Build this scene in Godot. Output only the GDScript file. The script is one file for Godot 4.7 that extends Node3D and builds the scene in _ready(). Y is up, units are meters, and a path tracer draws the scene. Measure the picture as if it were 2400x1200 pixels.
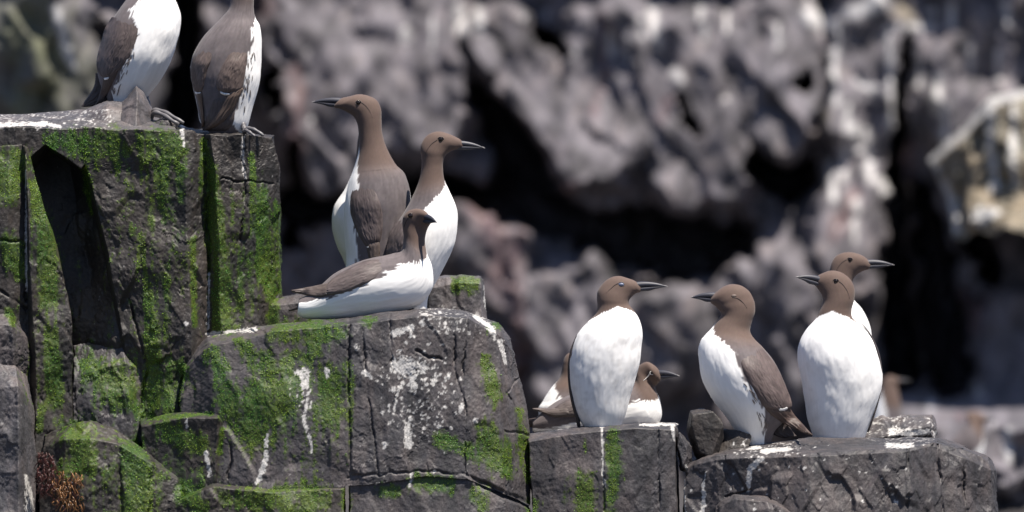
extends Node3D
# A guillemot colony on basalt ledges below a sunlit sea cliff, seen through a long lens.
# Layout helper: at(x, y, z) turns a position measured on the focus plane (1150 units to the metre) into a point z metres in front of that plane.

const S := 1150.0
const D := 14.0
const MW := 1220
const MH := 640

var moss_map := PackedFloat32Array()
var guano_map := PackedFloat32Array()
var crack_map := PackedFloat32Array()
var n_low := FastNoiseLite.new()
var n_mid := FastNoiseLite.new()
var n_fine := FastNoiseLite.new()
var n_cell := FastNoiseLite.new()
var n_moss := FastNoiseLite.new()
var rng := RandomNumberGenerator.new()
var M := {}
var names := {}
var moss_blob: Mesh


func at(x: float, y: float, z: float) -> Vector3:
	var k := (D - z) / D / S
	return Vector3((x - 1200.0) * k, (600.0 - y) * k, z)


func _ready() -> void:
	# ---- camera, sky, sun, exposure
	var cam := Camera3D.new()
	cam.name = "camera"
	add_child(cam)
	cam.position = Vector3(0, 0, D)
	cam.near = 0.5
	cam.far = 400.0
	var lens := CameraAttributesPhysical.new()
	var half := 600.0 / S / D
	lens.frustum_focal_length = 12.0 / half
	lens.frustum_focus_distance = D + 0.0
	lens.exposure_aperture = 3.0
	lens.frustum_near = 0.5
	lens.frustum_far = 400.0
	cam.attributes = lens
	cam.fov = rad_to_deg(2.0 * atan(half))
	cam.current = true
	var sky := ProceduralSkyMaterial.new()
	sky.sky_top_color = Color(0.44, 0.54, 0.72)
	sky.sky_horizon_color = Color(0.72, 0.77, 0.84)
	sky.sky_curve = 0.15
	sky.ground_bottom_color = Color(0.10, 0.12, 0.14)
	sky.ground_horizon_color = Color(0.22, 0.26, 0.30)
	sky.ground_curve = 0.05
	var env := Environment.new()
	env.background_mode = Environment.BG_SKY
	env.sky = Sky.new()
	env.sky.sky_material = sky
	env.background_energy_multiplier = 0.6
	env.tonemap_mode = Environment.TONE_MAPPER_LINEAR
	env.tonemap_exposure = 1.85
	env.sdfgi_enabled = true
	env.ssao_enabled = true
	env.ssil_enabled = true
	var we := WorldEnvironment.new()
	we.name = "world"
	we.environment = env
	add_child(we)
	var sun := DirectionalLight3D.new()
	sun.name = "sun"
	add_child(sun)
	sun.light_energy = 1.6
	sun.light_color = Color(1.0, 0.965, 0.92)
	sun.light_angular_distance = 0.5
	sun.shadow_enabled = true
	sun.look_at_from_position(Vector3.ZERO, Vector3(-0.28, -0.92, -0.25), Vector3(0, 0, -1))

	setup()
	cells()
	print("maps ", Time.get_ticks_msec())
	cliff()
	print("cliff ", Time.get_ticks_msec())
	rocks()
	print("rocks ", Time.get_ticks_msec())
	birds()
	print("birds ", Time.get_ticks_msec())
	details()
	print("done ", Time.get_ticks_msec())


# ---------------------------------------------------------------- materials and maps

func noise(n: FastNoiseLite, sd: int, freq: float, oct: int) -> void:
	n.seed = sd
	n.noise_type = FastNoiseLite.TYPE_SIMPLEX_SMOOTH
	n.frequency = freq
	n.fractal_type = FastNoiseLite.FRACTAL_FBM if oct > 1 else FastNoiseLite.FRACTAL_NONE
	n.fractal_octaves = oct


func setup() -> void:
	rng.seed = 7
	noise(n_low, 3, 4.0, 2)
	noise(n_mid, 11, 16.0, 3)
	noise(n_fine, 19, 90.0, 3)
	noise(n_moss, 23, 34.0, 3)
	n_cell.seed = 5
	n_cell.noise_type = FastNoiseLite.TYPE_CELLULAR
	n_cell.cellular_return_type = FastNoiseLite.RETURN_CELL_VALUE
	n_cell.frequency = 14.0
	n_cell.domain_warp_enabled = true
	n_cell.domain_warp_amplitude = 0.03
	n_cell.domain_warp_frequency = 9.0
	for m in 3:
		var a := PackedFloat32Array()
		a.resize(MW * MH)
		if m == 0: moss_map = a
		elif m == 1: guano_map = a
		else: crack_map = a

	var grain := FastNoiseLite.new()
	noise(grain, 41, 0.045, 5)
	var g := grain.get_seamless_image(512, 512)
	g.convert(Image.FORMAT_RGBA8)
	var nm := g.duplicate() as Image
	nm.bump_map_to_normal_map(7.0)
	var speck := Image.create(512, 512, false, Image.FORMAT_RGBA8)
	for y in 512:
		for x in 512:
			var v := g.get_pixel(x, y).r
			v = 0.72 + 0.38 * (v - 0.5) + (rng.randf() - 0.5) * 0.16
			if rng.randf() < 0.004: v = 1.0
			speck.set_pixel(x, y, Color(v, v * 0.995, v * 0.99))
	var rock := StandardMaterial3D.new()
	rock.vertex_color_use_as_albedo = true
	rock.albedo_texture = ImageTexture.create_from_image(speck)
	rock.normal_enabled = true
	rock.normal_texture = ImageTexture.create_from_image(nm)
	rock.normal_scale = 0.24
	rock.uv1_triplanar = true
	rock.uv1_world_triplanar = true
	rock.uv1_scale = Vector3(8.7, 8.7, 8.7)
	rock.roughness = 0.62
	M.rock = rock
	var far := StandardMaterial3D.new()
	far.vertex_color_use_as_albedo = true
	far.roughness = 0.85
	M.cliff = far
	var moss := StandardMaterial3D.new()
	moss.vertex_color_use_as_albedo = true
	moss.roughness = 0.28
	M.moss = moss
	var fm := StandardMaterial3D.new()
	fm.vertex_color_use_as_albedo = true
	fm.roughness = 0.75
	fm.metallic_specular = 0.3
	fm.rim_enabled = true
	fm.rim = 0.22
	fm.rim_tint = 0.6
	M.feather = fm
	var wing := StandardMaterial3D.new()
	wing.vertex_color_use_as_albedo = true
	wing.roughness = 0.55
	wing.metallic_specular = 0.4
	M.wing = wing
	M.bill = plain(Color(0.027, 0.028, 0.040), 0.5)
	M.bill_edge = plain(Color(0.22, 0.21, 0.21), 0.5)
	M.eye = plain(Color(0.010, 0.006, 0.004), 0.06)
	M.lid = plain(Color(0.11, 0.13, 0.20), 0.45)
	M.furrow = plain(Color(0.030, 0.020, 0.017), 0.8)
	M.rim = plain(Color(0.14, 0.105, 0.088), 0.7)
	M.bridle = plain(Color(0.75, 0.73, 0.7), 0.7)
	M.foot = plain(Color(0.11, 0.105, 0.11), 0.45)
	M.weed = StandardMaterial3D.new()
	M.weed.vertex_color_use_as_albedo = true
	M.weed.roughness = 0.25

	var b := SphereMesh.new()
	b.radius = 0.5
	b.height = 0.8
	b.radial_segments = 6
	b.rings = 3
	b.material = moss
	moss_blob = b


func plain(c: Color, rough: float) -> StandardMaterial3D:
	var m := StandardMaterial3D.new()
	m.albedo_color = c.linear_to_srgb()
	m.roughness = rough
	return m


# strokes laid on the rock faces; every point is [x, y, half width]
func stroke(map: PackedFloat32Array, pts: Array, k := 1.0, soft := 1.0) -> PackedFloat32Array:
	for s in maxi(1, pts.size() - 1):
		var a: Array = pts[s]
		var b: Array = pts[mini(s + 1, pts.size() - 1)]
		var ax: float = a[0]; var ay: float = a[1]; var aw: float = a[2]
		var bx: float = b[0]; var by: float = b[1]; var bw: float = b[2]
		var r := maxf(aw, bw) + 2.0
		var x0 := clampi(int((minf(ax, bx) - r) / 2.0), 0, MW - 1)
		var x1 := clampi(int((maxf(ax, bx) + r) / 2.0) + 1, 0, MW - 1)
		var y0 := clampi(int((minf(ay, by) - r) / 2.0), 0, MH - 1)
		var y1 := clampi(int((maxf(ay, by) + r) / 2.0) + 1, 0, MH - 1)
		var dx := bx - ax
		var dy := by - ay
		var ll := maxf(dx * dx + dy * dy, 0.001)
		for j in range(y0, y1 + 1):
			for i in range(x0, x1 + 1):
				var qx := i * 2.0 - ax
				var qy := j * 2.0 - ay
				var t := clampf((qx * dx + qy * dy) / ll, 0.0, 1.0)
				var ex := qx - dx * t
				var ey := qy - dy * t
				var w := maxf(aw + (bw - aw) * t, 0.01)
				var v := k * clampf((1.0 - sqrt(ex * ex + ey * ey) / w) / soft, 0.0, 1.0)
				var at_ := j * MW + i
				if v > map[at_]: map[at_] = v
	return map


func look(map: PackedFloat32Array, x: float, y: float) -> float:
	var fx := clampf(x / 2.0, 0.0, MW - 2.0)
	var fy := clampf(y / 2.0, 0.0, MH - 2.0)
	var i := int(fx)
	var j := int(fy)
	fx -= i
	fy -= j
	var o := j * MW + i
	return lerpf(lerpf(map[o], map[o + 1], fx), lerpf(map[o + MW], map[o + MW + 1], fx), fy)


# ---------------------------------------------------------------- mesh helpers

func numbered(called: String) -> String:
	names[called] = names.get(called, -1) + 1
	return called if names[called] == 0 else "%s_%03d" % [called, names[called]]


func tag(o: Node, label: String, category := "", group := "", kind := "") -> void:
	o.set_meta("label", label)
	if category: o.set_meta("category", category)
	if group: o.set_meta("group", group)
	if kind: o.set_meta("kind", kind)


func put(mesh: Mesh, called: String, m: Material, parent: Node) -> MeshInstance3D:
	var o := MeshInstance3D.new()
	o.mesh = mesh
	o.name = numbered(called) if parent == self else called
	mesh.surface_set_material(0, m)
	parent.add_child(o, true)
	return o


func grid_normals(P: PackedVector3Array, nu: int, nv: int, flip: bool, wrap := false) -> PackedVector3Array:
	var N := PackedVector3Array()
	N.resize(nu * nv)
	for i in nu:
		var ia := maxi(i - 1, 0) * nv
		var ib := mini(i + 1, nu - 1) * nv
		for j in nv:
			var ja := j - 1
			var jb := j + 1
			if wrap:
				if ja < 0: ja = nv - 2
				if jb > nv - 1: jb = 1
			else:
				ja = maxi(ja, 0)
				jb = mini(jb, nv - 1)
			var n := (P[ib + j] - P[ia + j]).cross(P[i * nv + jb] - P[i * nv + ja])
			n = n.normalized()
			N[i * nv + j] = -n if flip else n
	return N


func grid_mesh(P: PackedVector3Array, C: PackedColorArray, nu: int, nv: int, flip: bool, wrap := false) -> ArrayMesh:
	var N := grid_normals(P, nu, nv, flip, wrap)
	var I := PackedInt32Array()
	I.resize((nu - 1) * (nv - 1) * 6)
	var k := 0
	for i in nu - 1:
		for j in nv - 1:
			var a := i * nv + j
			var b := a + nv
			var c := a + 1
			var d := b + 1
			if flip:
				I[k] = a; I[k + 1] = b; I[k + 2] = c; I[k + 3] = c; I[k + 4] = b; I[k + 5] = d
			else:
				I[k] = a; I[k + 1] = c; I[k + 2] = b; I[k + 3] = c; I[k + 4] = d; I[k + 5] = b
			k += 6
	return arrays(P, N, C, I)


func arrays(P: PackedVector3Array, N: PackedVector3Array, C: PackedColorArray, I: PackedInt32Array) -> ArrayMesh:
	var a := []
	a.resize(Mesh.ARRAY_MAX)
	a[Mesh.ARRAY_VERTEX] = P
	a[Mesh.ARRAY_NORMAL] = N
	if C.size(): a[Mesh.ARRAY_COLOR] = C
	a[Mesh.ARRAY_INDEX] = I
	var m := ArrayMesh.new()
	m.add_surface_from_arrays(Mesh.PRIMITIVE_TRIANGLES, a)
	return m


# a smooth round rod through points, radius per point
func tube(pts: PackedVector3Array, rad: PackedFloat32Array, seg := 8, flat := 1.0, col := PackedColorArray()) -> ArrayMesh:
	var P := PackedVector3Array()
	var C := PackedColorArray()
	var n := pts.size()
	for i in range(-1, n + 1):
		var q := clampi(i, 0, n - 1)
		var t := (pts[mini(q + 1, n - 1)] - pts[maxi(q - 1, 0)]).normalized()
		var side := t.cross(Vector3(0, 0, 1))
		if side.length() < 0.05: side = t.cross(Vector3(0, 1, 0))
		side = side.normalized()
		var up := side.cross(t).normalized()
		var r := rad[q] if i == q else rad[q] * 0.05
		for j in seg + 1:
			var an := TAU * j / seg
			P.append(pts[q] + side * cos(an) * r + up * sin(an) * r * flat)
			if col.size(): C.append(col[q])
	return grid_mesh(P, C, n + 2, seg + 1, true, true)


func smooth_path(ctrl: Array, steps: int) -> PackedVector3Array:
	var out := PackedVector3Array()
	var n := ctrl.size()
	for i in n - 1:
		var p0: Vector3 = ctrl[maxi(i - 1, 0)]
		var p1: Vector3 = ctrl[i]
		var p2: Vector3 = ctrl[i + 1]
		var p3: Vector3 = ctrl[mini(i + 2, n - 1)]
		for s in steps:
			out.append(p1.cubic_interpolate(p2, p0, p3, float(s) / steps))
	out.append(ctrl[n - 1])
	return out


# ---------------------------------------------------------------- rock

func rock_tone(p: Vector3, tone: Color, x: float, y: float) -> Array:
	var a := n_low.get_noise_3d(p.x * 1.3 + 5.0, p.y * 0.8, p.z * 1.3)
	var b := n_mid.get_noise_3d(p.x * 1.6, p.y * 0.7 + 3.0, p.z * 1.6)
	var f := n_fine.get_noise_3d(p.x, p.y, p.z)
	var st2 := n_mid.get_noise_3d(p.x * 1.9 + 7.0, p.y * 0.18, p.z * 1.9)
	var v := 1.0 + 0.36 * a + 0.36 * b + 0.42 * f + 0.42 * st2
	v = maxf(v, 0.25)
	var c := Color(tone.r * v, tone.g * v, tone.b * v)
	var warm := clampf(b * 0.7 + a * 0.5, -0.4, 0.4)
	c.r *= 1.0 + warm * 0.16
	c.b *= 1.0 - warm * 0.14
	# algae
	var m := look(moss_map, x, y)
	if m > 0.01:
		var st := n_moss.get_noise_3d(p.x * 1.8, p.y * 0.13, p.z)
		m = clampf((m * 1.05 + st * 0.8 + n_moss.get_noise_3d(p.x, p.y, p.z + 4.0) * 0.4 + f * 0.5 - 0.36) * 2.0, 0.0, 1.0)
		m *= clampf(m * 40.0, 0.0, 1.0)
	if m > 0.0:
		var yl := clampf(0.5 + a * 0.8 + f * 0.8, 0.0, 1.0)
		var green := Color(0.036, 0.125, 0.006).lerp(Color(0.122, 0.185, 0.006), yl)
		c = c.lerp(green * (0.75 + 0.6 * absf(f)), m * 0.92)
	# droppings
	var g := look(guano_map, x, y)
	if g > 0.01:
		g = clampf((g + f * 0.9 + b * 0.6 + n_fine.get_noise_3d(p.x * 2.0, p.y * 1.2, p.z + 3.0) * 0.7 - 0.42) * 3.5 + 0.25, 0.0, 1.0)
		c = c.lerp(Color(0.86, 0.85, 0.83), g)
	else:
		g = 0.0
	if f > 0.62 and n_cell.get_noise_3d(p.x * 3.0, p.y * 3.0, p.z * 3.0) > 0.3:
		c = c.lerp(Color(0.5, 0.49, 0.48), 0.7)
	return [c, m * (1.0 - g)]


func rough(p: Vector3, amp: float, chip := 1.0) -> float:
	var a := n_low.get_noise_3d(p.x * 1.4, p.y * 1.4, p.z * 1.4) * 0.009
	var b := n_mid.get_noise_3d(p.x, p.y * 0.6, p.z) * 0.0019
	var c := n_cell.get_noise_3d(p.x, p.y * 0.8, p.z) * 0.0022
	var e := n_cell.get_noise_3d(p.x * 2.7 + 1.0, p.y * 2.3, p.z * 2.7) * 0.0009
	var d := n_fine.get_noise_3d(p.x, p.y, p.z) * 0.0008
	return (a + b + (c + e) * chip + d) * amp


var cell_at := PackedVector2Array()
var cell_tilt := PackedVector3Array()

func cells() -> void:
	rng.seed = 300
	for i in 4096:
		cell_at.append(Vector2(rng.randf(), rng.randf()))
		cell_tilt.append(Vector3((rng.randf() - 0.5) * 1.6, (rng.randf() - 0.5) * 1.6, (rng.randf() - 0.5) * 0.6))


# fracture facets: each irregular cell is a slightly tilted plane, with small steps where cells meet
func facet(x: float, y: float, size: float) -> float:
	var gx := x / size + 100.0
	var gy := y / (size * 1.35) + 100.0
	var ci := int(gx)
	var cj := int(gy)
	var d1 := 9.0; var d2 := 9.0; var k1 := 0; var k2 := 0
	var x1 := 0.0; var y1 := 0.0; var x2 := 0.0; var y2 := 0.0
	for i in range(ci - 1, ci + 2):
		for j in range(cj - 1, cj + 2):
			var k := ((i & 63) << 6) | (j & 63)
			var c := cell_at[k]
			var dx := gx - i - c.x
			var dy := gy - j - c.y
			var d := absf(dx) + absf(dy) * 0.8
			if d < d1:
				d2 = d1; k2 = k1; x2 = x1; y2 = y1
				d1 = d; k1 = k; x1 = dx; y1 = dy
			elif d < d2:
				d2 = d; k2 = k; x2 = dx; y2 = dy
	var t := cell_tilt[k1]
	var h1 := t.z + x1 * t.x + y1 * t.y
	if d2 - d1 > 0.1: return h1
	t = cell_tilt[k2]
	return lerpf((h1 + t.z + x2 * t.x + y2 * t.y) * 0.5, h1, (d2 - d1) * 10.0)


# cols: columns of points [x, y, z] running from the top edge down the face; the top and the two sides are carried back to zback
func block(called: String, label: String, cols: Array, zback: float, tone: Color, o := {}) -> Node3D:
	var step: float = o.get("step", 2.9)
	var amp: float = o.get("amp", 1.0)
	var chip: float = o.get("chip", 1.0)
	var fac: float = o.get("facet", 1.0)
	var slope: float = o.get("slope", 0.0)
	var rows: int = cols[0].size()
	var ctrl := []
	var first: Array = cols[0]
	var last: Array = cols[cols.size() - 1]
	var inset: float = o.get("inset", 6.0)
	for c in range(-1, cols.size() + 1):
		var col: Array = cols[clampi(c, 0, cols.size() - 1)]
		var line := []
		var shift := inset if c < 0 else -inset if c == cols.size() else 0.0
		var back := c < 0 or c == cols.size()
		line.append([col[0][0] + shift, col[0][1] + slope, zback])
		for p in col:
			line.append([p[0] + shift, p[1], zback if back else p[2]])
		ctrl.append(line)
	rows += 1
	var nc := ctrl.size()
	var us := PackedInt32Array()
	var vs := PackedInt32Array()
	for c in nc - 1:
		var w := 0.0
		for r in rows: w = maxf(w, absf(ctrl[c + 1][r][0] - ctrl[c][r][0]) + absf(ctrl[c + 1][r][2] - ctrl[c][r][2]) * 350.0)
		us.append(clampi(int(w / step), 2, 260))
	for r in rows - 1:
		var h := 0.0
		for c in range(1, nc - 1): h = maxf(h, absf(ctrl[c][r + 1][1] - ctrl[c][r][1]) + absf(ctrl[c][r + 1][2] - ctrl[c][r][2]) * (200.0 if r == 0 else 500.0))
		vs.append(clampi(int(h / step), 2, 260))
	var nu := 1
	for u in us: nu += u
	var nv := 1
	for v in vs: nv += v
	var P := PackedVector3Array(); P.resize(nu * nv)
	var X := PackedFloat32Array(); X.resize(nu * nv)
	var Y := PackedFloat32Array(); Y.resize(nu * nv)
	var mid := Vector3.ZERO
	for c in cols: mid += at(c[c.size() - 1][0], (c[0][1] + c[c.size() - 1][1]) * 0.5, 0.0)
	mid /= cols.size()
	mid.z = zback * 0.6
	var iu := 0
	for c in nc - 1:
		for s in us[c] + (1 if c == nc - 2 else 0):
			var fu := float(s) / us[c]
			var jv := 0
			for r in rows - 1:
				var a: Array = ctrl[c][r]
				var b: Array = ctrl[c + 1][r]
				var d: Array = ctrl[c][r + 1]
				var e: Array = ctrl[c + 1][r + 1]
				var x0 := lerpf(a[0], b[0], fu); var y0 := lerpf(a[1], b[1], fu); var z0 := lerpf(a[2], b[2], fu)
				var x1 := lerpf(d[0], e[0], fu); var y1 := lerpf(d[1], e[1], fu); var z1 := lerpf(d[2], e[2], fu)
				for t in vs[r] + (1 if r == rows - 2 else 0):
					var fv := float(t) / vs[r]
					var q := iu * nv + jv
					X[q] = lerpf(x0, x1, fv)
					Y[q] = lerpf(y0, y1, fv)
					P[q] = at(X[q], Y[q], lerpf(z0, z1, fv))
					jv += 1
			iu += 1
	for q in nu * nv:
		var p := P[q]
		var out := (p - mid)
		out.y *= 0.6
		out = out.normalized()
		var h := rough(p, amp, chip) + (facet(X[q], Y[q] + p.z * 400.0, 95.0) * 0.0050 + facet(X[q] + 500.0, Y[q] + p.z * 400.0, 34.0) * 0.0016) * fac
		var ck := look(crack_map, X[q] + n_mid.get_noise_2d(p.y * 2.0, 1.0) * 5.0, Y[q] + n_mid.get_noise_2d(p.x * 2.0, 7.0) * 5.0)
		p += out * h
		if ck > 0.0: p.z -= ck * 0.009 * clampf(0.75 + n_mid.get_noise_3d(p.x * 0.8, p.y * 0.8, 9.0) * 1.8, 0.15, 1.0)
		P[q] = p
	var N := grid_normals(P, nu, nv, true)
	var C := PackedColorArray(); C.resize(nu * nv)
	var spots := []
	for q in nu * nv:
		var p := P[q]
		var t := rock_tone(p, tone, X[q], Y[q])
		C[q] = t[0]
		var m: float = t[1]
		if m > 0.12 and N[q].z > 0.05 and X[q] > -20.0 and Y[q] < 1215.0 and rng.randf() < m * m * 0.38:
			spots.append(q)
	var root := Node3D.new()
	root.name = numbered(called)
	add_child(root)
	tag(root, label, o.get("category", "rock"), o.get("group", ""))
	var pivot := at((first[0][0] + last[0][0]) * 0.5, first[first.size() - 1][1], 0.0)
	root.position = pivot
	for q in nu * nv: P[q] -= pivot
	put(grid_mesh(P, C, nu, nv, true), "stone", M.rock, root)
	if spots.size() > 12:
		var mm := MultiMesh.new()
		mm.transform_format = MultiMesh.TRANSFORM_3D
		mm.use_colors = true
		mm.mesh = moss_blob
		mm.instance_count = spots.size()
		var k := 0
		for q in spots:
			var s := rng.randf_range(0.0010, 0.0025)
			var n := N[q]
			var up := (n + Vector3(rng.randf() - 0.5, rng.randf() - 0.5, rng.randf() - 0.5) * 0.9).normalized()
			var side := up.cross(Vector3(0.3, 0.5, 0.8)).normalized()
			var bs := Basis(side * s, up * s * rng.randf_range(0.5, 0.9), side.cross(up) * s * rng.randf_range(0.7, 1.3))
			var pos := P[q] + Vector3(rng.randf() - 0.5, rng.randf() - 0.5, 0.0) * 0.003 + n * s * 0.12
			mm.set_instance_transform(k, Transform3D(bs, pos))
			var yl := clampf(0.45 + n_low.get_noise_3d(P[q].x * 3.0, P[q].y * 3.0, 2.0) * 0.9 + rng.randf_range(-0.35, 0.35), 0.0, 1.0)
			var lum := 0.55 + 1.2 * pow(rng.randf(), 1.8)
			mm.set_instance_color(k, Color(lerpf(0.040, 0.135, yl) * lum, lerpf(0.136, 0.205, yl) * lum, 0.008 * lum))
			k += 1
		var mi := MultiMeshInstance3D.new()
		mi.multimesh = mm
		mi.name = "algae"
		mi.set_meta("kind", "stuff")
		root.add_child(mi)
	return root


# a faceted loose stone cut by random planes
func chunk(called: String, label: String, x: float, y: float, z: float, w: float, h: float, dep: float, sd: int, tone: Color, turn := 0.0, o := {}) -> Node3D:
	var r := RandomNumberGenerator.new()
	r.seed = sd
	var pn := []
	for i in o.get("planes", 15):
		pn.append([Vector3(r.randfn(), r.randfn(), r.randfn()).normalized(), r.randf_range(0.72, 1.0)])
	for ax in [Vector3.RIGHT, Vector3.LEFT, Vector3.UP, Vector3.DOWN, Vector3.BACK]:
		pn.append([(ax + Vector3(r.randfn(), r.randfn(), r.randfn()) * 0.12).normalized(), r.randf_range(0.85, 0.98)])
	var nu: int = clampi(int(w * 1.6), 40, 150)
	var nv: int = clampi(int(h * 1.2), 30, 90)
	var P := PackedVector3Array()
	var C := PackedColorArray()
	var c0 := at(x, y, z)
	var k := (D - z) / D / S
	for i in nu + 1:
		for j in nv + 1:
			var an := TAU * i / nu
			var el := PI * (0.5 - float(j) / nv)
			var d := Vector3(cos(an) * cos(el), sin(el), -sin(an) * cos(el))
			var m := 1.25
			for pl in pn:
				var q: float = d.dot(pl[0])
				if q > 0.05: m = minf(m, pl[1] / q)
			var p := (d * m * Vector3(w * 0.5 * k, h * 0.5 * k, dep * 0.5)).rotated(Vector3(0, 0, 1), turn)
			var wp := p + c0
			p += d * (rough(wp, 0.9) + facet(x + p.x / k + sd * 40.0, y - p.y / k, 42.0) * 0.0035)
			P.append(p)
			C.append(rock_tone(wp, tone, x + p.x / k, y - p.y / k)[0])
	var root := Node3D.new()
	root.name = numbered(called)
	add_child(root)
	root.position = c0
	tag(root, label, o.get("category", "rock"), o.get("group", ""))
	put(grid_mesh(P, C, nu + 1, nv + 1, true), "stone", M.rock, root)
	return root


func col3(xs: Array, ys: Array, zs: Array) -> Array:
	var out := []
	for i in xs.size(): out.append([xs[i], ys[i], zs[i]])
	return out


func thin(c: Array) -> Array:
	var out := []
	for p in c: out.append([p[0], p[1], maxf(2.6, p[2] * 0.8)])
	return out


func paint_rocks() -> void:
	# algae streaks on the tall rock
	var ms := [
		[[130, 330, 40], [250, 345, 70], [300, 350, 20]], [[200, 400, 14], [215, 500, 8]], [[270, 330, 30], [275, 420, 14]],
		[[330, 320, 14], [332, 430, 8]], [[375, 330, 50], [375, 480, 16]], [[415, 330, 32], [425, 470, 14]],
		[[480, 330, 18], [500, 480, 36], [512, 600, 40], [520, 760, 44]], [[590, 360, 16], [600, 480, 38], [620, 600, 44], [640, 700, 30]],
		[[648, 480, 16], [655, 680, 22]], [[560, 580, 10], [565, 720, 12]], [[345, 650, 14], [360, 880, 40]], [[450, 560, 10], [455, 760, 14]],
				[[75, 430, 20], [110, 560, 44], [118, 700, 46]], [[120, 780, 30], [130, 940, 40]], [[30, 380, 60], [20, 460, 40]], [[20, 590, 60], [50, 640, 30]],
		[[200, 850, 40], [260, 900, 80], [330, 960, 50]], [[360, 830, 30], [360, 940, 70]], [[410, 860, 40], [400, 960, 30]],
		# low mossy rock, ledge
		[[180, 1020, 70], [200, 1090, 60], [150, 1100, 40]], [[310, 1060, 60], [330, 1150, 90], [300, 1230, 80]], [[430, 1150, 50], [470, 1190, 40]],
		[[380, 1010, 40], [470, 1040, 40]], [[520, 1010, 18], [515, 1060, 12]], [[350, 980, 10], [500, 968, 8]],
		[[540, 1170, 40], [740, 1170, 60], [680, 1190, 60]], [[812, 1150, 14], [812, 1200, 12]],
		# centre block
		[[500, 830, 30], [520, 880, 40], [540, 960, 60]], [[660, 780, 40], [740, 785, 80], [790, 780, 40]], [[700, 840, 60], [640, 930, 110], [600, 1010, 90]],
		[[780, 880, 60], [770, 960, 80]], [[560, 800, 20], [600, 850, 60]], [[860, 755, 24], [880, 750, 10]], [[1150, 770, 20], [1170, 760, 14]],
		[[1140, 850, 30], [1160, 930, 36]], [[1130, 1000, 36], [1160, 1060, 70]], [[1110, 1060, 40], [1190, 1100, 30]], [[1030, 1030, 30], [1080, 1050, 30]],
		[[1215, 960, 14], [1235, 1120, 22]], [[980, 1130, 40], [1060, 1140, 30]], [[1120, 1160, 40], [1130, 1190, 20]], [[1250, 1180, 26], [1250, 1210, 20]], [[900, 1150, 26], [930, 1150, 20]],
		# block of the upright bird, stub
		[[1440, 1015, 22], [1440, 1100, 30], [1430, 1200, 26]], [[1370, 1140, 50], [1370, 1200, 56]], [[1370, 1030, 8], [1372, 1060, 8]],
		[[1070, 665, 30], [1105, 668, 30]], [[640, 720, 26], [640, 750, 26]],
		[[20, 730, 16], [30, 760, 10]], [[100, 960, 16], [95, 1010, 12]],
	]
	for m in ms: moss_map = stroke(moss_map, m, 1.0, 0.75)
	# thin green film that covers wide areas
	for m in [[[330, 420, 130], [370, 720, 130]], [[350, 560, 60], [380, 800, 70]], [[560, 500, 90], [570, 720, 80]], [[230, 860, 110], [400, 900, 110]], [[640, 920, 180], [700, 1000, 150]], [[110, 600, 80], [120, 900, 80]], [[300, 1120, 180], [420, 1120, 120]]]:
		moss_map = stroke(moss_map, m, 0.42, 0.8)
	# droppings
	var gs := [
		[[690, 872, 6], [712, 872, 20], [710, 905, 8]], [[765, 868, 10], [768, 880, 8]], [[720, 935, 3], [714, 985, 7], [730, 1040, 4], [731, 1060, 3]], [[627, 1020, 6], [622, 1080, 8], [608, 1128, 6]],
		[[930, 858, 22], [985, 862, 20]], [[968, 860, 16], [968, 905, 13], [972, 920, 6]], [[1020, 885, 12], [1016, 905, 6]], [[935, 905, 4], [922, 970, 4]], [[912, 950, 6], [912, 965, 3]],
		[[955, 995, 10], [958, 1040, 14]], [[903, 1040, 8], [900, 1050, 4]], [[925, 780, 12], [968, 765, 5], [960, 790, 5]], [[835, 815, 9]], [[850, 872, 7], [862, 878, 8]],
		[[1115, 742, 8], [1140, 760, 12], [1155, 785, 7], [1158, 800, 4]], [[1170, 800, 6], [1185, 850, 5]], [[965, 1112, 4], [960, 1140, 4]], [[885, 1130, 6]], [[1110, 985, 8]], [[1080, 950, 6], [1075, 965, 5]], [[995, 1005, 7]], [[1030, 1000, 7]], [[1058, 1004, 6]],
		[[489, 640, 3], [489, 770, 5]], [[485, 784, 5], [540, 776, 3], [600, 771, 6]], [[426, 308, 6], [430, 345, 5]], [[572, 320, 5], [573, 400, 5], [574, 420, 3]],
		[[483, 1060, 7], [492, 1115, 7]], [[436, 980, 4], [437, 1000, 4]], [[435, 760, 7]], [[62, 1115, 5], [66, 1160, 11], [68, 1215, 13]],
		[[1411, 1000, 4], [1413, 1110, 4], [1418, 1140, 4]], [[1245, 1012, 5], [1330, 1002, 4]], [[1575, 1000, 6], [1580, 1030, 4]], [[1500, 995, 4], [1580, 996, 5]],
		[[1790, 1058, 10], [1850, 1052, 7]], [[1785, 1075, 9], [1762, 1100, 7], [1755, 1150, 5]], [[1655, 1110, 4], [1645, 1200, 7]], [[1607, 1090, 3], [1607, 1200, 4]], [[2085, 1042, 10], [2140, 1044, 7]], [[1765, 1050, 8], [1780, 1048, 6]],
		[[2090, 1010, 14], [2170, 1012, 9]], [[2190, 1015, 8]], [[0, 292, 8], [110, 291, 9], [140, 296, 5]], [[60, 400, 2], [62, 680, 3]],
		[[1140, 660, 6], [1142, 720, 5]],
		[[2176, 378, 14], [2250, 312, 16], [2318, 240, 16], [2400, 218, 16]], [[2190, 396, 16], [2225, 470, 18], [2240, 540, 16]], [[2322, 260, 12], [2325, 440, 14]], [[2372, 250, 10], [2378, 430, 12]], [[2300, 505, 26], [2330, 500, 16]],
	]
	for g in gs: guano_map = stroke(guano_map, g, 1.0, 0.6)
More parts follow.
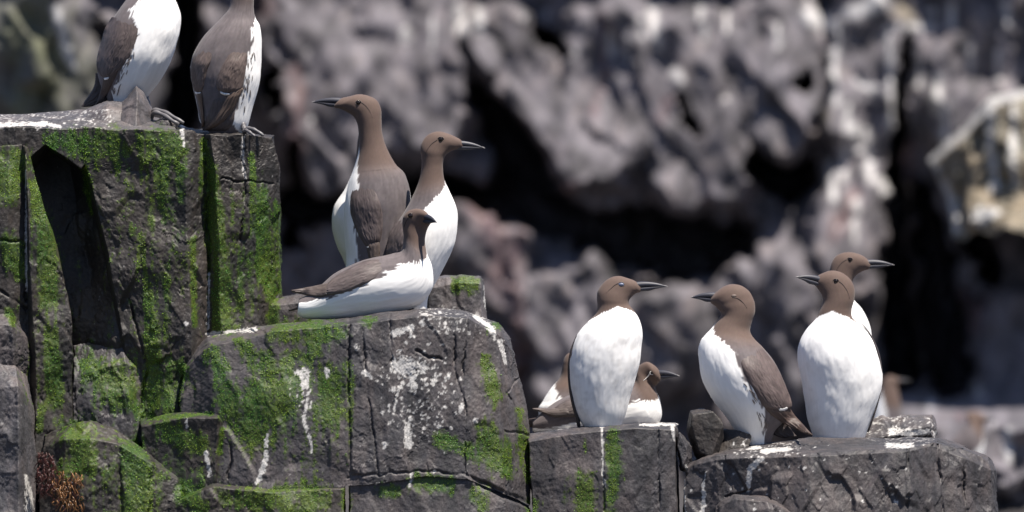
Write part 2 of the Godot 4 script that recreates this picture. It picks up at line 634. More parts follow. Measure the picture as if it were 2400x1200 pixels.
	# thin smears of old droppings round the fresh ones
	for g in [[[940, 880, 60], [1000, 900, 60], [980, 1000, 60]], [[700, 880, 40], [715, 960, 24]], [[1000, 745, 40], [1100, 760, 40]], [[1760, 1050, 30], [1860, 1048, 24]], [[2060, 1005, 40], [2160, 1010, 40]], [[10, 288, 26], [250, 280, 26]]]:
		guano_map = stroke(guano_map, g, 0.06, 0.8)
	rng.seed = 91
	for i in 100:
		var cx := 985.0 + rng.randfn() * 70.0
		var cy := 930.0 + rng.randfn() * 70.0
		if cx < 860.0 or cx > 1100.0: continue
		guano_map = stroke(guano_map, [[cx, cy, rng.randf_range(2.5, 6.0)]], 0.85, 0.5)
	for i in 60:
		guano_map = stroke(guano_map, [[rng.randf_range(1620, 2160), rng.randf_range(1030, 1200), rng.randf_range(2.0, 4.5)]], 0.7, 0.5)
	# cracks
	for c in [
		[[818, 742, 4], [817, 900, 4], [822, 1125, 5]], [[848, 770, 2.5], [862, 920, 2.5], [886, 1108, 3]], [[912, 740, 2.5], [918, 850, 2]], [[1062, 785, 4], [1068, 870, 4], [1084, 925, 5]], [[1094, 735, 3], [1086, 850, 3], [1090, 1110, 3.5]],
		[[815, 1120, 5], [900, 1108, 6], [1010, 1104, 5], [1090, 1112, 7], [1170, 1150, 9], [1240, 1180, 8]], [[975, 822, 5], [1000, 835, 6], [1035, 842, 3]], [[277, 1000, 5], [280, 1100, 5], [286, 1215, 6]],
		[[489, 320, 4], [488, 780, 4]], [[570, 312, 3], [574, 420, 3], [560, 560, 3]], [[60, 360, 5], [62, 700, 6]], [[0, 565, 4], [62, 568, 4]], [[0, 680, 5], [60, 720, 6]], [[300, 700, 4], [345, 860, 5], [330, 960, 5]], [[440, 840, 5], [420, 950, 5]],
		[[1411, 998, 3], [1416, 1200, 3]], [[1540, 1000, 2], [1545, 1200, 2]], [[540, 1040, 3], [545, 1080, 5], [535, 1120, 4]], [[1225, 880, 3], [1190, 920, 4], [1210, 965, 4]], [[1180, 1010, 4], [1240, 1020, 4]],
		[[1000, 1080, 2], [1005, 1108, 2]], [[2130, 1050, 4], [2126, 1200, 5]], [[2200, 1040, 4], [2205, 1200, 5]], [[2255, 1060, 5], [2262, 1200, 5]], [[1700, 1165, 3], [1760, 1150, 3]], [[520, 420, 2], [640, 430, 3]],
		[[170, 810, 5], [176, 960, 5]],
	]: crack_map = stroke(crack_map, thin(c), 1.0, 0.9)


func rocks() -> void:
	paint_rocks()
	var grey := Color(0.104, 0.094, 0.100)
	var dark := Color(0.050, 0.043, 0.040)
	var pale := Color(0.150, 0.137, 0.145)
	block("pale_ledge", "pale angular cliff ledge streaked with white droppings, blurred beyond the birds", [
		col3([2176, 2190, 2222, 2240], [376, 396, 470, 560], [-4.9, -4.8, -4.7, -4.6]),
		col3([2222, 2230, 2240, 2262], [330, 352, 468, 566], [-4.85, -4.7, -4.62, -4.52]),
		col3([2262, 2268, 2272, 2286], [300, 318, 474, 540], [-4.8, -4.62, -4.5, -4.42]),
		col3([2318, 2320, 2322, 2330], [230, 254, 458, 552], [-4.75, -4.58, -4.46, -4.36]),
		col3([2362, 2364, 2364, 2364], [222, 238, 462, 536], [-4.75, -4.50, -4.42, -4.32]),
		col3([2420, 2420, 2420, 2420], [206, 230, 450, 550], [-4.75, -4.52, -4.40, -4.30]),
		col3([2560, 2560, 2560, 2560], [212, 224, 440, 530], [-4.75, -4.55, -4.42, -4.32]),
	], -5.9, Color(0.30, 0.255, 0.18), {"step": 6.0, "amp": 6.0, "facet": 6.0})
	# ground the ledges rise from
	var gp := PackedVector3Array()
	var gc := PackedColorArray()
	for i in 61:
		for j in 61:
			var p := Vector3(-6.0 + 0.2 * i, 0.0, 1.2 - 0.16 * j)
			p.y = -0.66 + n_low.get_noise_2d(p.x * 0.3, p.z * 0.3) * 0.06
			gp.append(p)
			var v := 1.0 + 0.4 * n_low.get_noise_2d(p.x, p.z)
			gc.append(Color(0.09 * v, 0.085 * v, 0.088 * v))
	var ground := put(grid_mesh(gp, gc, 61, 61, true), "ground", M.rock, self)
	tag(ground, "bare dark rock floor between the ledges and the cliff", "", "", "structure")

	block("tall_rock", "tall dark block streaked with bright green algae, white droppings near its right edge", [
		col3([-60, -60, -60, -60, -60, -60], [300, 390, 400, 600, 800, 1240], [0.02, 0.02, -0.10, -0.10, -0.08, -0.08]),
		col3([58, 60, 62, 90, 110, 110], [300, 388, 396, 600, 800, 1240], [0.02, 0.02, -0.10, -0.10, -0.08, -0.08]),
		col3([108, 106, 110, 140, 160, 150], [301, 338, 346, 600, 800, 1240], [0.02, 0.02, -0.13, -0.10, -0.06, -0.05]),
		col3([160, 158, 162, 200, 230, 220], [302, 372, 384, 600, 800, 1240], [0.01, 0.01, -0.13, -0.11, -0.03, -0.03]),
		col3([196, 190, 200, 244, 286, 300], [302, 396, 406, 600, 800, 1240], [0.0, 0.0, -0.10, -0.07, -0.01, -0.01]),
		col3([212, 200, 206, 258, 292, 330], [302, 380, 402, 610, 800, 1240], [0.0, 0.0, 0.0, 0.0, 0.0, 0.0]),
		col3([330, 330, 335, 345, 370, 395], [303, 372, 400, 610, 800, 1240], [0.016, 0.012, 0.002, 0.012, 0.02, 0.02]),
		col3([428, 430, 435, 440, 450, 450], [306, 372, 400, 610, 800, 1240], [0.0, 0.012, 0.012, 0.022, 0.03, 0.03]),
		col3([480, 482, 484, 488, 490, 490], [308, 372, 400, 610, 800, 1240], [-0.01, -0.02, -0.022, -0.022, -0.022, -0.02]),
		col3([495, 500, 503, 512, 520, 520], [309, 372, 400, 610, 800, 1240], [0.01, 0.005, 0.006, 0.0, 0.0, 0.0]),
		col3([575, 585, 588, 600, 605, 605], [314, 372, 400, 610, 800, 1240], [-0.008, -0.018, -0.02, -0.03, -0.03, -0.03]),
		col3([637, 645, 650, 660, 667, 668], [324, 372, 400, 610, 800, 1240], [-0.07, -0.08, -0.08, -0.09, -0.10, -0.10]),
	], -0.5, dark, {"amp": 1.3, "facet": 1.7})
	block("rock_pillar", "mossy slanting rock pillar beside the deep shadowed recess of the tall block", [
		col3([-60, -60, -60, -60, -60, -60], [346, 480, 600, 700, 840, 1240], [0.02, 0.06, 0.05, 0.07, 0.06, 0.06]),
		col3([20, 22, 10, 20, 30, 30], [346, 480, 600, 700, 840, 1240], [0.03, 0.055, 0.06, 0.055, 0.06, 0.06]),
		col3([52, 60, 62, 62, 70, 70], [348, 480, 600, 700, 840, 1240], [0.02, 0.03, 0.04, 0.04, 0.04, 0.04]),
		col3([58, 66, 68, 74, 84, 84], [348, 480, 600, 700, 840, 1240], [0.04, 0.06, 0.06, 0.06, 0.06, 0.06]),
		col3([66, 98, 136, 162, 170, 174], [352, 476, 596, 694, 840, 1240], [0.02, 0.035, 0.035, 0.035, 0.035, 0.035]),
	], -0.2, dark, {"amp": 1.4})
	block("rock_slab", "flat pale grey slab capping the tall algae streaked block", [
		col3([-60, -60, -60], [268, 284, 304], [-0.12, -0.05, 0.0]),
		col3([60, 60, 60], [267, 284, 304], [-0.12, -0.05, 0.0]),
		col3([180, 180, 180], [256, 282, 304], [-0.14, -0.05, 0.0]),
		col3([300, 300, 300], [262, 284, 305], [-0.16, -0.06, -0.01]),
		col3([408, 410, 412], [284, 294, 307], [-0.16, -0.08, -0.02]),
	], -0.45, pale, {"amp": 0.9, "slope": 4.0})
	block("loose_rock", "pointed grey stone on the slab before the bird with a dangling foot", [
		col3([276, 274, 272], [246, 262, 312], [-0.13, -0.09, -0.05]),
		col3([300, 298, 296], [230, 250, 312], [-0.11, -0.07, -0.035]),
		col3([320, 322, 318], [206, 232, 312], [-0.10, -0.06, -0.03]),
		col3([336, 340, 342], [220, 244, 312], [-0.11, -0.08, -0.05]),
		col3([352, 356, 360], [252, 272, 312], [-0.13, -0.11, -0.09]),
	], -0.16, pale, {"amp": 0.9, "inset": 2.0})
	block("loose_rock", "low broken grey stone heaped against the pointed stone on the slab", [
		col3([176, 174, 172], [268, 280, 312], [-0.13, -0.09, -0.06]),
		col3([216, 214, 210], [250, 266, 312], [-0.12, -0.08, -0.05]),
		col3([250, 250, 246], [238, 256, 312], [-0.12, -0.07, -0.04]),
		col3([290, 290, 290], [240, 258, 312], [-0.12, -0.08, -0.05]),
	], -0.16, pale, {"amp": 1.2, "inset": 2.0})
	chunk("loose_rock", "small ribbed stone under the dangling grey webbed foot", 388, 298, -0.10, 62, 44, 0.07, 19, grey, 0.1)
	block("rock_stub", "small mossy stub of rock between the tall block and the brooding bird's tail", [
		col3([604, 604, 604], [704, 720, 830], [-0.10, -0.07, -0.06]),
		col3([650, 650, 650], [697, 714, 830], [-0.08, -0.055, -0.05]),
		col3([730, 730, 730], [690, 706, 830], [-0.08, -0.055, -0.05]),
	], -0.3, grey)
	block("rock_stub", "square stub of rock with a green top just behind the white breasted pair", [
		col3([1004, 1003, 1003], [654, 674, 790], [-0.22, -0.20, -0.20]),
		col3([1042, 1042, 1042], [646, 664, 790], [-0.21, -0.19, -0.18]),
		col3([1124, 1127, 1130], [649, 666, 790], [-0.21, -0.19, -0.18]),
		col3([1132, 1138, 1146], [656, 680, 790], [-0.25, -0.23, -0.22]),
	], -0.4, pale)
	block("ledge_rock", "broad cracked grey block splashed with white droppings under the brooding bird", [
		col3([430, 426, 418, 428, 440], [848, 872, 930, 1000, 1150], [0.0, 0.05, 0.06, 0.07, 0.08]),
		col3([487, 490, 500, 505, 510], [788, 812, 900, 1000, 1150], [0.02, 0.08, 0.10, 0.11, 0.12]),
		col3([650, 650, 650, 650, 650], [759, 778, 900, 1000, 1150], [0.03, 0.10, 0.12, 0.13, 0.14]),
		col3([815, 816, 817, 818, 820], [743, 760, 900, 1000, 1140], [0.04, 0.11, 0.13, 0.14, 0.15]),
		col3([1000, 1000, 1000, 1000, 1000], [724, 740, 900, 1000, 1116], [0.04, 0.11, 0.13, 0.14, 0.15]),
		col3([1094, 1097, 1090, 1090, 1095], [731, 748, 900, 1000, 1122], [0.03, 0.10, 0.12, 0.13, 0.14]),
		col3([1165, 1170, 1176, 1172, 1182], [759, 788, 900, 1000, 1158], [0.0, 0.06, 0.09, 0.10, 0.12]),
		col3([1194, 1205, 1222, 1236, 1242], [796, 830, 900, 1000, 1182], [-0.06, -0.03, -0.02, 0.0, 0.02]),
	], -0.3, grey, {"step": 2.6})
	block("ledge_rock", "lower grey rock below the long curved crack of the broad splashed block", [
		col3([818, 818, 818], [1112, 1124, 1260], [0.10, 0.142, 0.16]),
		col3([1000, 1000, 1000], [1101, 1111, 1260], [0.10, 0.142, 0.16]),
		col3([1100, 1100, 1100], [1112, 1124, 1260], [0.09, 0.132, 0.15]),
		col3([1182, 1184, 1190], [1158, 1172, 1260], [0.06, 0.12, 0.14]),
		col3([1238, 1244, 1250], [1186, 1196, 1260], [0.0, 0.03, 0.05]),
	], -0.2, grey)
	block("low_rock", "dark wet rock strip spotted with algae at the foot of the broad block", [
		col3([400, 400, 400], [1160, 1180, 1260], [0.08, 0.14, 0.15]),
		col3([500, 500, 500], [1128, 1142, 1260], [0.10, 0.15, 0.17]),
		col3([640, 640, 640], [1142, 1156, 1260], [0.11, 0.16, 0.18]),
		col3([700, 700, 700], [1134, 1150, 1260], [0.11, 0.16, 0.18]),
		col3([806, 808, 810], [1130, 1146, 1260], [0.11, 0.16, 0.18]),
	], -0.1, dark, {"amp": 1.6})
	block("low_rock", "small jutting ledge of rock with a white trickle at its edge", [
		col3([328, 330, 330], [986, 1000, 1180], [0.06, 0.10, 0.10]),
		col3([430, 430, 432], [965, 978, 1180], [0.08, 0.125, 0.12]),
		col3([514, 512, 500], [967, 980, 1180], [0.09, 0.13, 0.12]),
		col3([544, 545, 540], [996, 1010, 1180], [0.06, 0.08, 0.09]),
	], -0.1, dark)
	block("low_rock", "rounded rock thickly covered in green algae and split by a straight crack", [
		col3([98, 98, 98], [1018, 1050, 1260], [0.06, 0.10, 0.12]),
		col3([150, 150, 150], [994, 1030, 1260], [0.08, 0.14, 0.16]),
		col3([215, 215, 215], [988, 1030, 1260], [0.09, 0.15, 0.17]),
		col3([272, 274, 280], [1008, 1040, 1260], [0.09, 0.14, 0.16]),
		col3([340, 340, 345], [1050, 1080, 1260], [0.10, 0.15, 0.17]),
		col3([422, 424, 430], [1098, 1125, 1260], [0.09, 0.13, 0.15]),
		col3([446, 450, 460], [1136, 1160, 1260], [0.05, 0.08, 0.10]),
	], -0.05, dark, {"amp": 1.5})
	block("low_rock", "mossy wedge of rock below the shadowed recess", [
		col3([168, 170, 174], [806, 880, 1240], [-0.04, 0.01, 0.05]),
		col3([284, 294, 330], [792, 850, 1240], [-0.04, 0.02, 0.06]),
		col3([306, 342, 352], [812, 870, 1240], [-0.06, 0.0, 0.03]),
	], -0.25, grey, {"amp": 1.6})
	block("boulder", "tall sunlit brown grey boulder with a sharp upright edge and a white smear", [
		col3([-60, -60, -60], [858, 920, 1260], [0.10, 0.15, 0.17]),
		col3([36, 42, 46], [854, 905, 1260], [0.10, 0.16, 0.18]),
		col3([64, 82, 94], [878, 960, 1260], [0.05, 0.07, 0.08]),
	], -0.05, pale, {"amp": 1.3})
	block("boulder", "rounded grey boulder resting on top of the sunlit upright boulder", [
		col3([-60, -60, -60, -60], [728, 760, 820, 890], [0.05, 0.10, 0.11, 0.08]),
		col3([22, 28, 34, 30], [728, 760, 820, 890], [0.05, 0.10, 0.10, 0.08]),
		col3([56, 66, 72, 70], [752, 790, 840, 890], [0.03, 0.05, 0.05, 0.04]),
	], 0.0, grey, {"amp": 1.6})
	block("square_rock", "upright flat faced grey block under the bird with pale blue closed eyelid", [
		col3([1242, 1240, 1252], [1018, 1036, 1260], [-0.02, 0.03, 0.05]),
		col3([1335, 1335, 1338], [1004, 1018, 1260], [-0.01, 0.045, 0.06]),
		col3([1412, 1412, 1416], [998, 1010, 1260], [-0.01, 0.05, 0.065]),
		col3([1492, 1492, 1494], [991, 1004, 1260], [-0.01, 0.045, 0.06]),
		col3([1578, 1582, 1586], [994, 1008, 1260], [-0.02, 0.03, 0.045]),
		col3([1586, 1589, 1592], [998, 1014, 1260], [-0.05, -0.02, 0.0]),
	], -0.3, grey, {"amp": 0.8, "step": 2.6})
	block("flat_rock", "dark angular flat topped rock under the two birds facing each way", [
		col3([1606, 1606, 1608, 1610], [1078, 1086, 1096, 1260], [-0.10, 0.0, 0.02, 0.05]),
		col3([1688, 1680, 1678, 1690], [1048, 1068, 1078, 1260], [-0.08, 0.05, 0.06, 0.07]),
		col3([1780, 1770, 1756, 1742], [1038, 1064, 1074, 1260], [-0.09, 0.07, 0.078, 0.06]),
		col3([1900, 1900, 1900, 1900], [1026, 1062, 1070, 1260], [-0.09, 0.11, 0.122, 0.16]),
		col3([2128, 2130, 2130, 2134], [1025, 1050, 1058, 1260], [-0.09, 0.095, 0.105, 0.13]),
		col3([2198, 2194, 2190, 2192], [1028, 1036, 1044, 1260], [-0.09, 0.05, 0.058, 0.07]),
		col3([2250, 2250, 2254, 2264], [1046, 1051, 1072, 1260], [-0.14, 0.02, 0.04, 0.06]),
		col3([2308, 2315, 2326, 2342], [1072, 1078, 1102, 1260], [-0.14, -0.02, 0.0, 0.0]),
	], -0.4, Color(0.088, 0.079, 0.084), {"amp": 0.8, "slope": 6.0, "facet": 2.8})
	chunk("loose_rock", "black angular stone standing between the square block and the flat rock", 1652, 1018, -0.04, 84, 122, 0.09, 31, dark, 0.15, {"planes": 9})
	chunk("loose_rock", "low dark stone wedged beside the black angular stone", 1712, 1046, -0.07, 78, 80, 0.08, 37, dark, -0.2, {"planes": 9})
	chunk("loose_rock", "small pale split stone beside the right edge of the square block", 1606, 1062, 0.0, 46, 90, 0.06, 43, grey, 0.05, {"planes": 9})
	chunk("loose_rock", "sunlit flat grey stone behind the broad white breasted bird", 2118, 1014, -0.22, 190, 76, 0.16, 53, pale, 0.06)
	block("loose_rock", "chipped angular stone leaning at the foot of the flat rock", [
		col3([1676, 1674, 1670], [1186, 1194, 1262], [0.09, 0.11, 0.13]),
		col3([1722, 1724, 1722], [1160, 1170, 1262], [0.10, 0.14, 0.16]),
		col3([1798, 1800, 1806], [1164, 1176, 1262], [0.11, 0.165, 0.18]),
		col3([1846, 1852, 1866], [1196, 1206, 1262], [0.10, 0.14, 0.16]),
	], 0.05, Color(0.092, 0.082, 0.087), {"amp": 0.8, "facet": 2.0, "inset": 2.0})


# ---------------------------------------------------------------- far cliff

func shrink(c: Array, k: float) -> Array:
	var out := []
	for p in c: out.append([p[0], p[1], p[2] * k])
	return out


func cliff() -> void:
	var cave := PackedFloat32Array(); cave.resize(MW * MH)
	var bulge := PackedFloat32Array(); bulge.resize(MW * MH)
	var white := PackedFloat32Array(); white.resize(MW * MH)
	var red := PackedFloat32Array(); red.resize(MW * MH)
	var cream := PackedFloat32Array(); cream.resize(MW * MH)
	for c in [
		[[660, 480, 46], [760, 490, 60], [880, 480, 70], [1000, 440, 60]], [[1120, 220, 34], [1180, 300, 60], [1230, 400, 90], [1270, 500, 80]],
		[[1060, 440, 40], [1200, 480, 70], [1330, 530, 70], [1480, 560, 90], [1620, 565, 84], [1740, 560, 60]], [[1520, 620, 50], [1680, 610, 50]],
		[[1770, 400, 50], [1850, 430, 60], [1890, 400, 30]], [[2115, 100, 16], [2110, 250, 24], [2100, 450, 34], [2100, 700, 60], [2110, 900, 60]],
		[[2160, 450, 34], [2195, 620, 60], [2215, 800, 80], [2225, 900, 70]], [[430, -20, 40], [440, 150, 50], [400, 300, 60]],
		[[1880, 180, 22]], [[640, 180, 26], [650, 240, 14]], [[690, 320, 10], [680, 560, 40]], [[2280, 560, 50], [2330, 640, 40]], [[1610, 230, 16], [1620, 300, 14]], [[1270, 80, 18], [1330, 120, 20]],
	]: cave = stroke(cave, shrink(c, 0.8), 1.0, 0.45)
	for b in [
		[[760, 120, 160], [800, 330, 140]], [[940, 60, 140], [960, 240, 140]], [[1160, 90, 80], [1260, 220, 80], [1330, 400, 60]], [[1440, 130, 130], [1420, 320, 110]], [[1620, 160, 140], [1640, 380, 130]],
		[[1820, 120, 130], [1830, 290, 90]], [[2020, 60, 90], [2030, 350, 90], [2000, 600, 120]], [[1140, 560, 100], [1150, 760, 110]], [[1340, 720, 120], [1350, 860, 120]], [[1560, 780, 130]], [[1800, 720, 140], [1780, 900, 140]],
		[[2300, 300, 110], [2340, 430, 90]], [[2370, 760, 90], [2390, 900, 90]], [[2150, 980, 60], [2230, 1010, 60], [2380, 1060, 90]], [[80, 120, 160], [150, 240, 140]],
	]: bulge = stroke(bulge, shrink(b, 1.25), 1.0, 0.4)
	for w in [
		[[1075, 20, 18], [1080, 70, 20]], [[1122, 30, 16], [1126, 70, 16]], [[948, 70, 12], [950, 92, 12]], [[1430, 80, 12], [1432, 120, 14]], [[1530, 20, 16], [1540, 110, 14]], [[1585, 170, 16], [1600, 190, 10]], [[1440, 190, 14]], [[1010, 40, 8], [1012, 110, 5]], [[1500, 40, 7], [1502, 90, 5]], [[1820, 60, 7], [1824, 110, 5]], [[1655, 60, 10], [1658, 90, 8]],
		[[1900, 40, 30], [1950, 60, 26]], [[2010, 190, 10], [2050, 210, 14]], [[2000, 300, 18], [2010, 350, 14]], [[2060, 420, 14], [2090, 470, 18]], [[1990, 30, 20], [2060, 10, 26]], [[130, 20, 14], [150, 90, 18], [175, 160, 10]],
		[[2200, 180, 16], [2195, 260, 14]], [[2230, 20, 14], [2235, 60, 8]], [[2360, 10, 12], [2365, 60, 8]], [[2100, 65, 10], [2180, 60, 10]],
		[[2305, 495, 26]], [[1960, 60, 10], [1955, 240, 12]], [[1985, 250, 8], [1980, 420, 9]], [[2030, 300, 10], [2040, 420, 14]], [[2085, 60, 9], [2090, 330, 9]], [[1945, 380, 14], [1950, 470, 10]], [[2010, 470, 9], [2000, 560, 10]],
		[[1700, 20, 8], [1704, 70, 6]], [[1470, 90, 8], [1472, 150, 6]], [[1640, 10, 10], [1642, 50, 7]], [[2270, 110, 10], [2275, 160, 8]], [[2340, 120, 9], [2345, 190, 7]], [[2215, 250, 9], [2210, 330, 8]], [[2150, 120, 8], [2155, 200, 8]],
		 [[2360, 1010, 12], [2365, 1080, 10]], [[2160, 840, 12]], [[2180, 950, 16]], [[2290, 900, 10], [2300, 930, 12]], [[2110, 790, 8]], [[720, 120, 9]], [[730, 280, 10]], [[1350, 120, 10]], [[1700, 230, 8]], [[1760, 300, 8]],
	]: white = stroke(white, w, 1.0, 0.8)
	for r in [
		[[1110, 480, 50], [1160, 560, 60], [1190, 700, 50]], [[1200, 560, 40], [1220, 900, 50]], [[690, 150, 30], [690, 420, 40]], [[1400, 40, 20], [1410, 250, 24]], [[1660, 480, 20]], [[2020, 450, 20], [1960, 540, 40]], [[2140, 350, 20], [2160, 560, 20]], [[620, 20, 40]], [[1330, 440, 40]], [[1560, 250, 40]], [[2270, 700, 40], [2290, 780, 30]], [[2260, 990, 30]],
	]: red = stroke(red, r, 0.8, 1.0)
	for r in [[[2110, 20, 40], [2140, 50, 30]], [[60, 60, 180], [130, 200, 160], [60, 260, 160]], [[1950, 250, 16], [1955, 330, 10]]]: cream = stroke(cream, r, 0.8, 0.9)
	var nu := 430
	var nv := 270
	var P := PackedVector3Array(); P.resize(nu * nv)
	var C := PackedColorArray(); C.resize(nu * nv)
	var big := FastNoiseLite.new()
	noise(big, 78, 1.5, 2)
	for i in nu:
		for j in nv:
			var x := -500.0 + 3400.0 * i / (nu - 1)
			var y := -420.0 + 2040.0 * j / (nv - 1)
			var q := i * nv + j
			var wx := (x - 1200.0) / 800.0
			var wy := (600.0 - y) / 800.0
			var jx := x + n_mid.get_noise_2d(wx * 0.4, wy * 0.4) * 34.0
			var jy := y + n_mid.get_noise_2d(wx * 0.4 + 9.0, wy * 0.4) * 34.0
			var inside := x > -40.0 and x < 2430.0 and y > -60.0 and y < 1270.0
			var cv := look(cave, jx, jy) if inside else 0.0
			var bl := look(bulge, jx, jy) if inside else 0.4
			var strata := n_mid.get_noise_2d((wx - wy * 0.5) * 0.34, (wy + wx * 0.3) * 0.12)
			var z := -5.6 - 0.20 * wy + smoothstep(0.0, 1.0, bl) * 0.20 + big.get_noise_2d(wx * 0.7, wy * 0.5) * 0.15 + strata * 0.035
			var sk := x + (600.0 - y) * 0.35
			z += n_mid.get_noise_2d(wx * 0.6, wy * 0.35 + 4.0) * 0.02 + facet(sk + 900.0, y + 900.0, 190.0) * 0.07 + facet(sk + 300.0, y + 2000.0, 74.0) * 0.022
			if x < 420.0: z += 1.4 * smoothstep(420.0, 330.0, x)
			if y > 900.0: z += 1.5 * smoothstep(905.0, 1000.0, y) * smoothstep(2010.0, 2090.0, x)
			z -= smoothstep(0.0, 1.0, cv) * 0.65
			P[q] = at(x, y, z)
			var a := big.get_noise_2d(wx * 1.3 + 4.0, wy * 1.3)
			var f := n_mid.get_noise_2d(wx * 0.8 + 2.0, wy * 0.45)
			var mot := n_moss.get_noise_2d(wx * 0.34, wy * 0.22)
			var v := 0.102 * maxf(0.3, 1.0 + 0.35 * a + 0.5 * f + 0.75 * mot)
			var c := Color(v * 1.02, v * 0.95, v * 1.07)
			if inside:
				var rd := clampf(look(red, jx, jy) + f * 0.5 - 0.1, 0.0, 1.0)
				c = c.lerp(Color(0.135, 0.068, 0.070), rd * 0.75)
				var cr := clampf(look(cream, jx, jy) + f * 0.4 - 0.1, 0.0, 1.0)
				c = c.lerp(Color(0.19, 0.165, 0.11) if x > 1000.0 else Color(0.095, 0.105, 0.050), cr * 0.9)
				var w := clampf((look(white, x + f * 8.0, y) + f * 0.2) * 1.8 - 0.15, 0.0, 1.0)
				c = c.lerp(Color(0.50, 0.49, 0.49), w * 0.85)
				var sp := n_moss.get_noise_2d(wx * 0.28, wy * 0.16)
				if sp > 0.62 and x > 600.0: c = c.lerp(Color(0.55, 0.53, 0.55), clampf((sp - 0.62) * 6.0, 0.0, 0.8))
			C[q] = c
	var o := put(grid_mesh(P, C, nu, nv, true), "cliff", M.cliff, self)
	tag(o, "craggy grey sea cliff with dark clefts and white bird droppings behind the ledges", "", "", "structure")


# ---------------------------------------------------------------- birds

class Buf:
	var x0 := 0.0
	var y0 := 0.0
	var w := 0
	var h := 0
	var front := PackedFloat32Array()
	var back := PackedFloat32Array()
	const CELL := 4.0
	func read(x: float, y: float, a: PackedFloat32Array) -> float:
		var fx := clampf((x - x0) / CELL - 0.5, 0.0, w - 1.01)
		var fy := clampf((y - y0) / CELL - 0.5, 0.0, h - 1.01)
		var i := int(fx)
		var j := int(fy)
		fx -= i
		fy -= j
		var o := j * w + i
		return lerpf(lerpf(a[o], a[o + 1], fx), lerpf(a[o + w], a[o + w + 1], fx), fy)


func fill(a: PackedFloat32Array, w: int, h: int) -> PackedFloat32Array:
	for p in 14:
		var b := a.duplicate()
		for j in h:
			for i in w:
				var o := j * w + i
				if a[o] < -90.0:
					var s := 0.0
					var k := 0
					for q in [[-1, 0], [1, 0], [0, -1], [0, 1]]:
						var ii: int = i + q[0]
						var jj: int = j + q[1]
						if ii >= 0 and jj >= 0 and ii < w and jj < h and a[jj * w + ii] > -90.0:
							s += a[jj * w + ii]
							k += 1
					if k: b[o] = s / k
		a = b
	for o in w * h:
		if a[o] < -90.0: a[o] = 0.0
	for p in 4:
		var b := a.duplicate()
		for j in range(1, h - 1):
			for i in range(1, w - 1):
				var o := j * w + i
				b[o] = (a[o] * 2.0 + a[o - 1] + a[o + 1] + a[o - w] + a[o + w]) / 6.0
		a = b
	return a


func catmull(a: Array, b: Array, c: Array, d: Array, t: float) -> PackedFloat32Array:
	var out := PackedFloat32Array()
	for k in 8:
		out.append(cubic_interpolate(b[k], c[k], a[k], d[k], t))
	return out


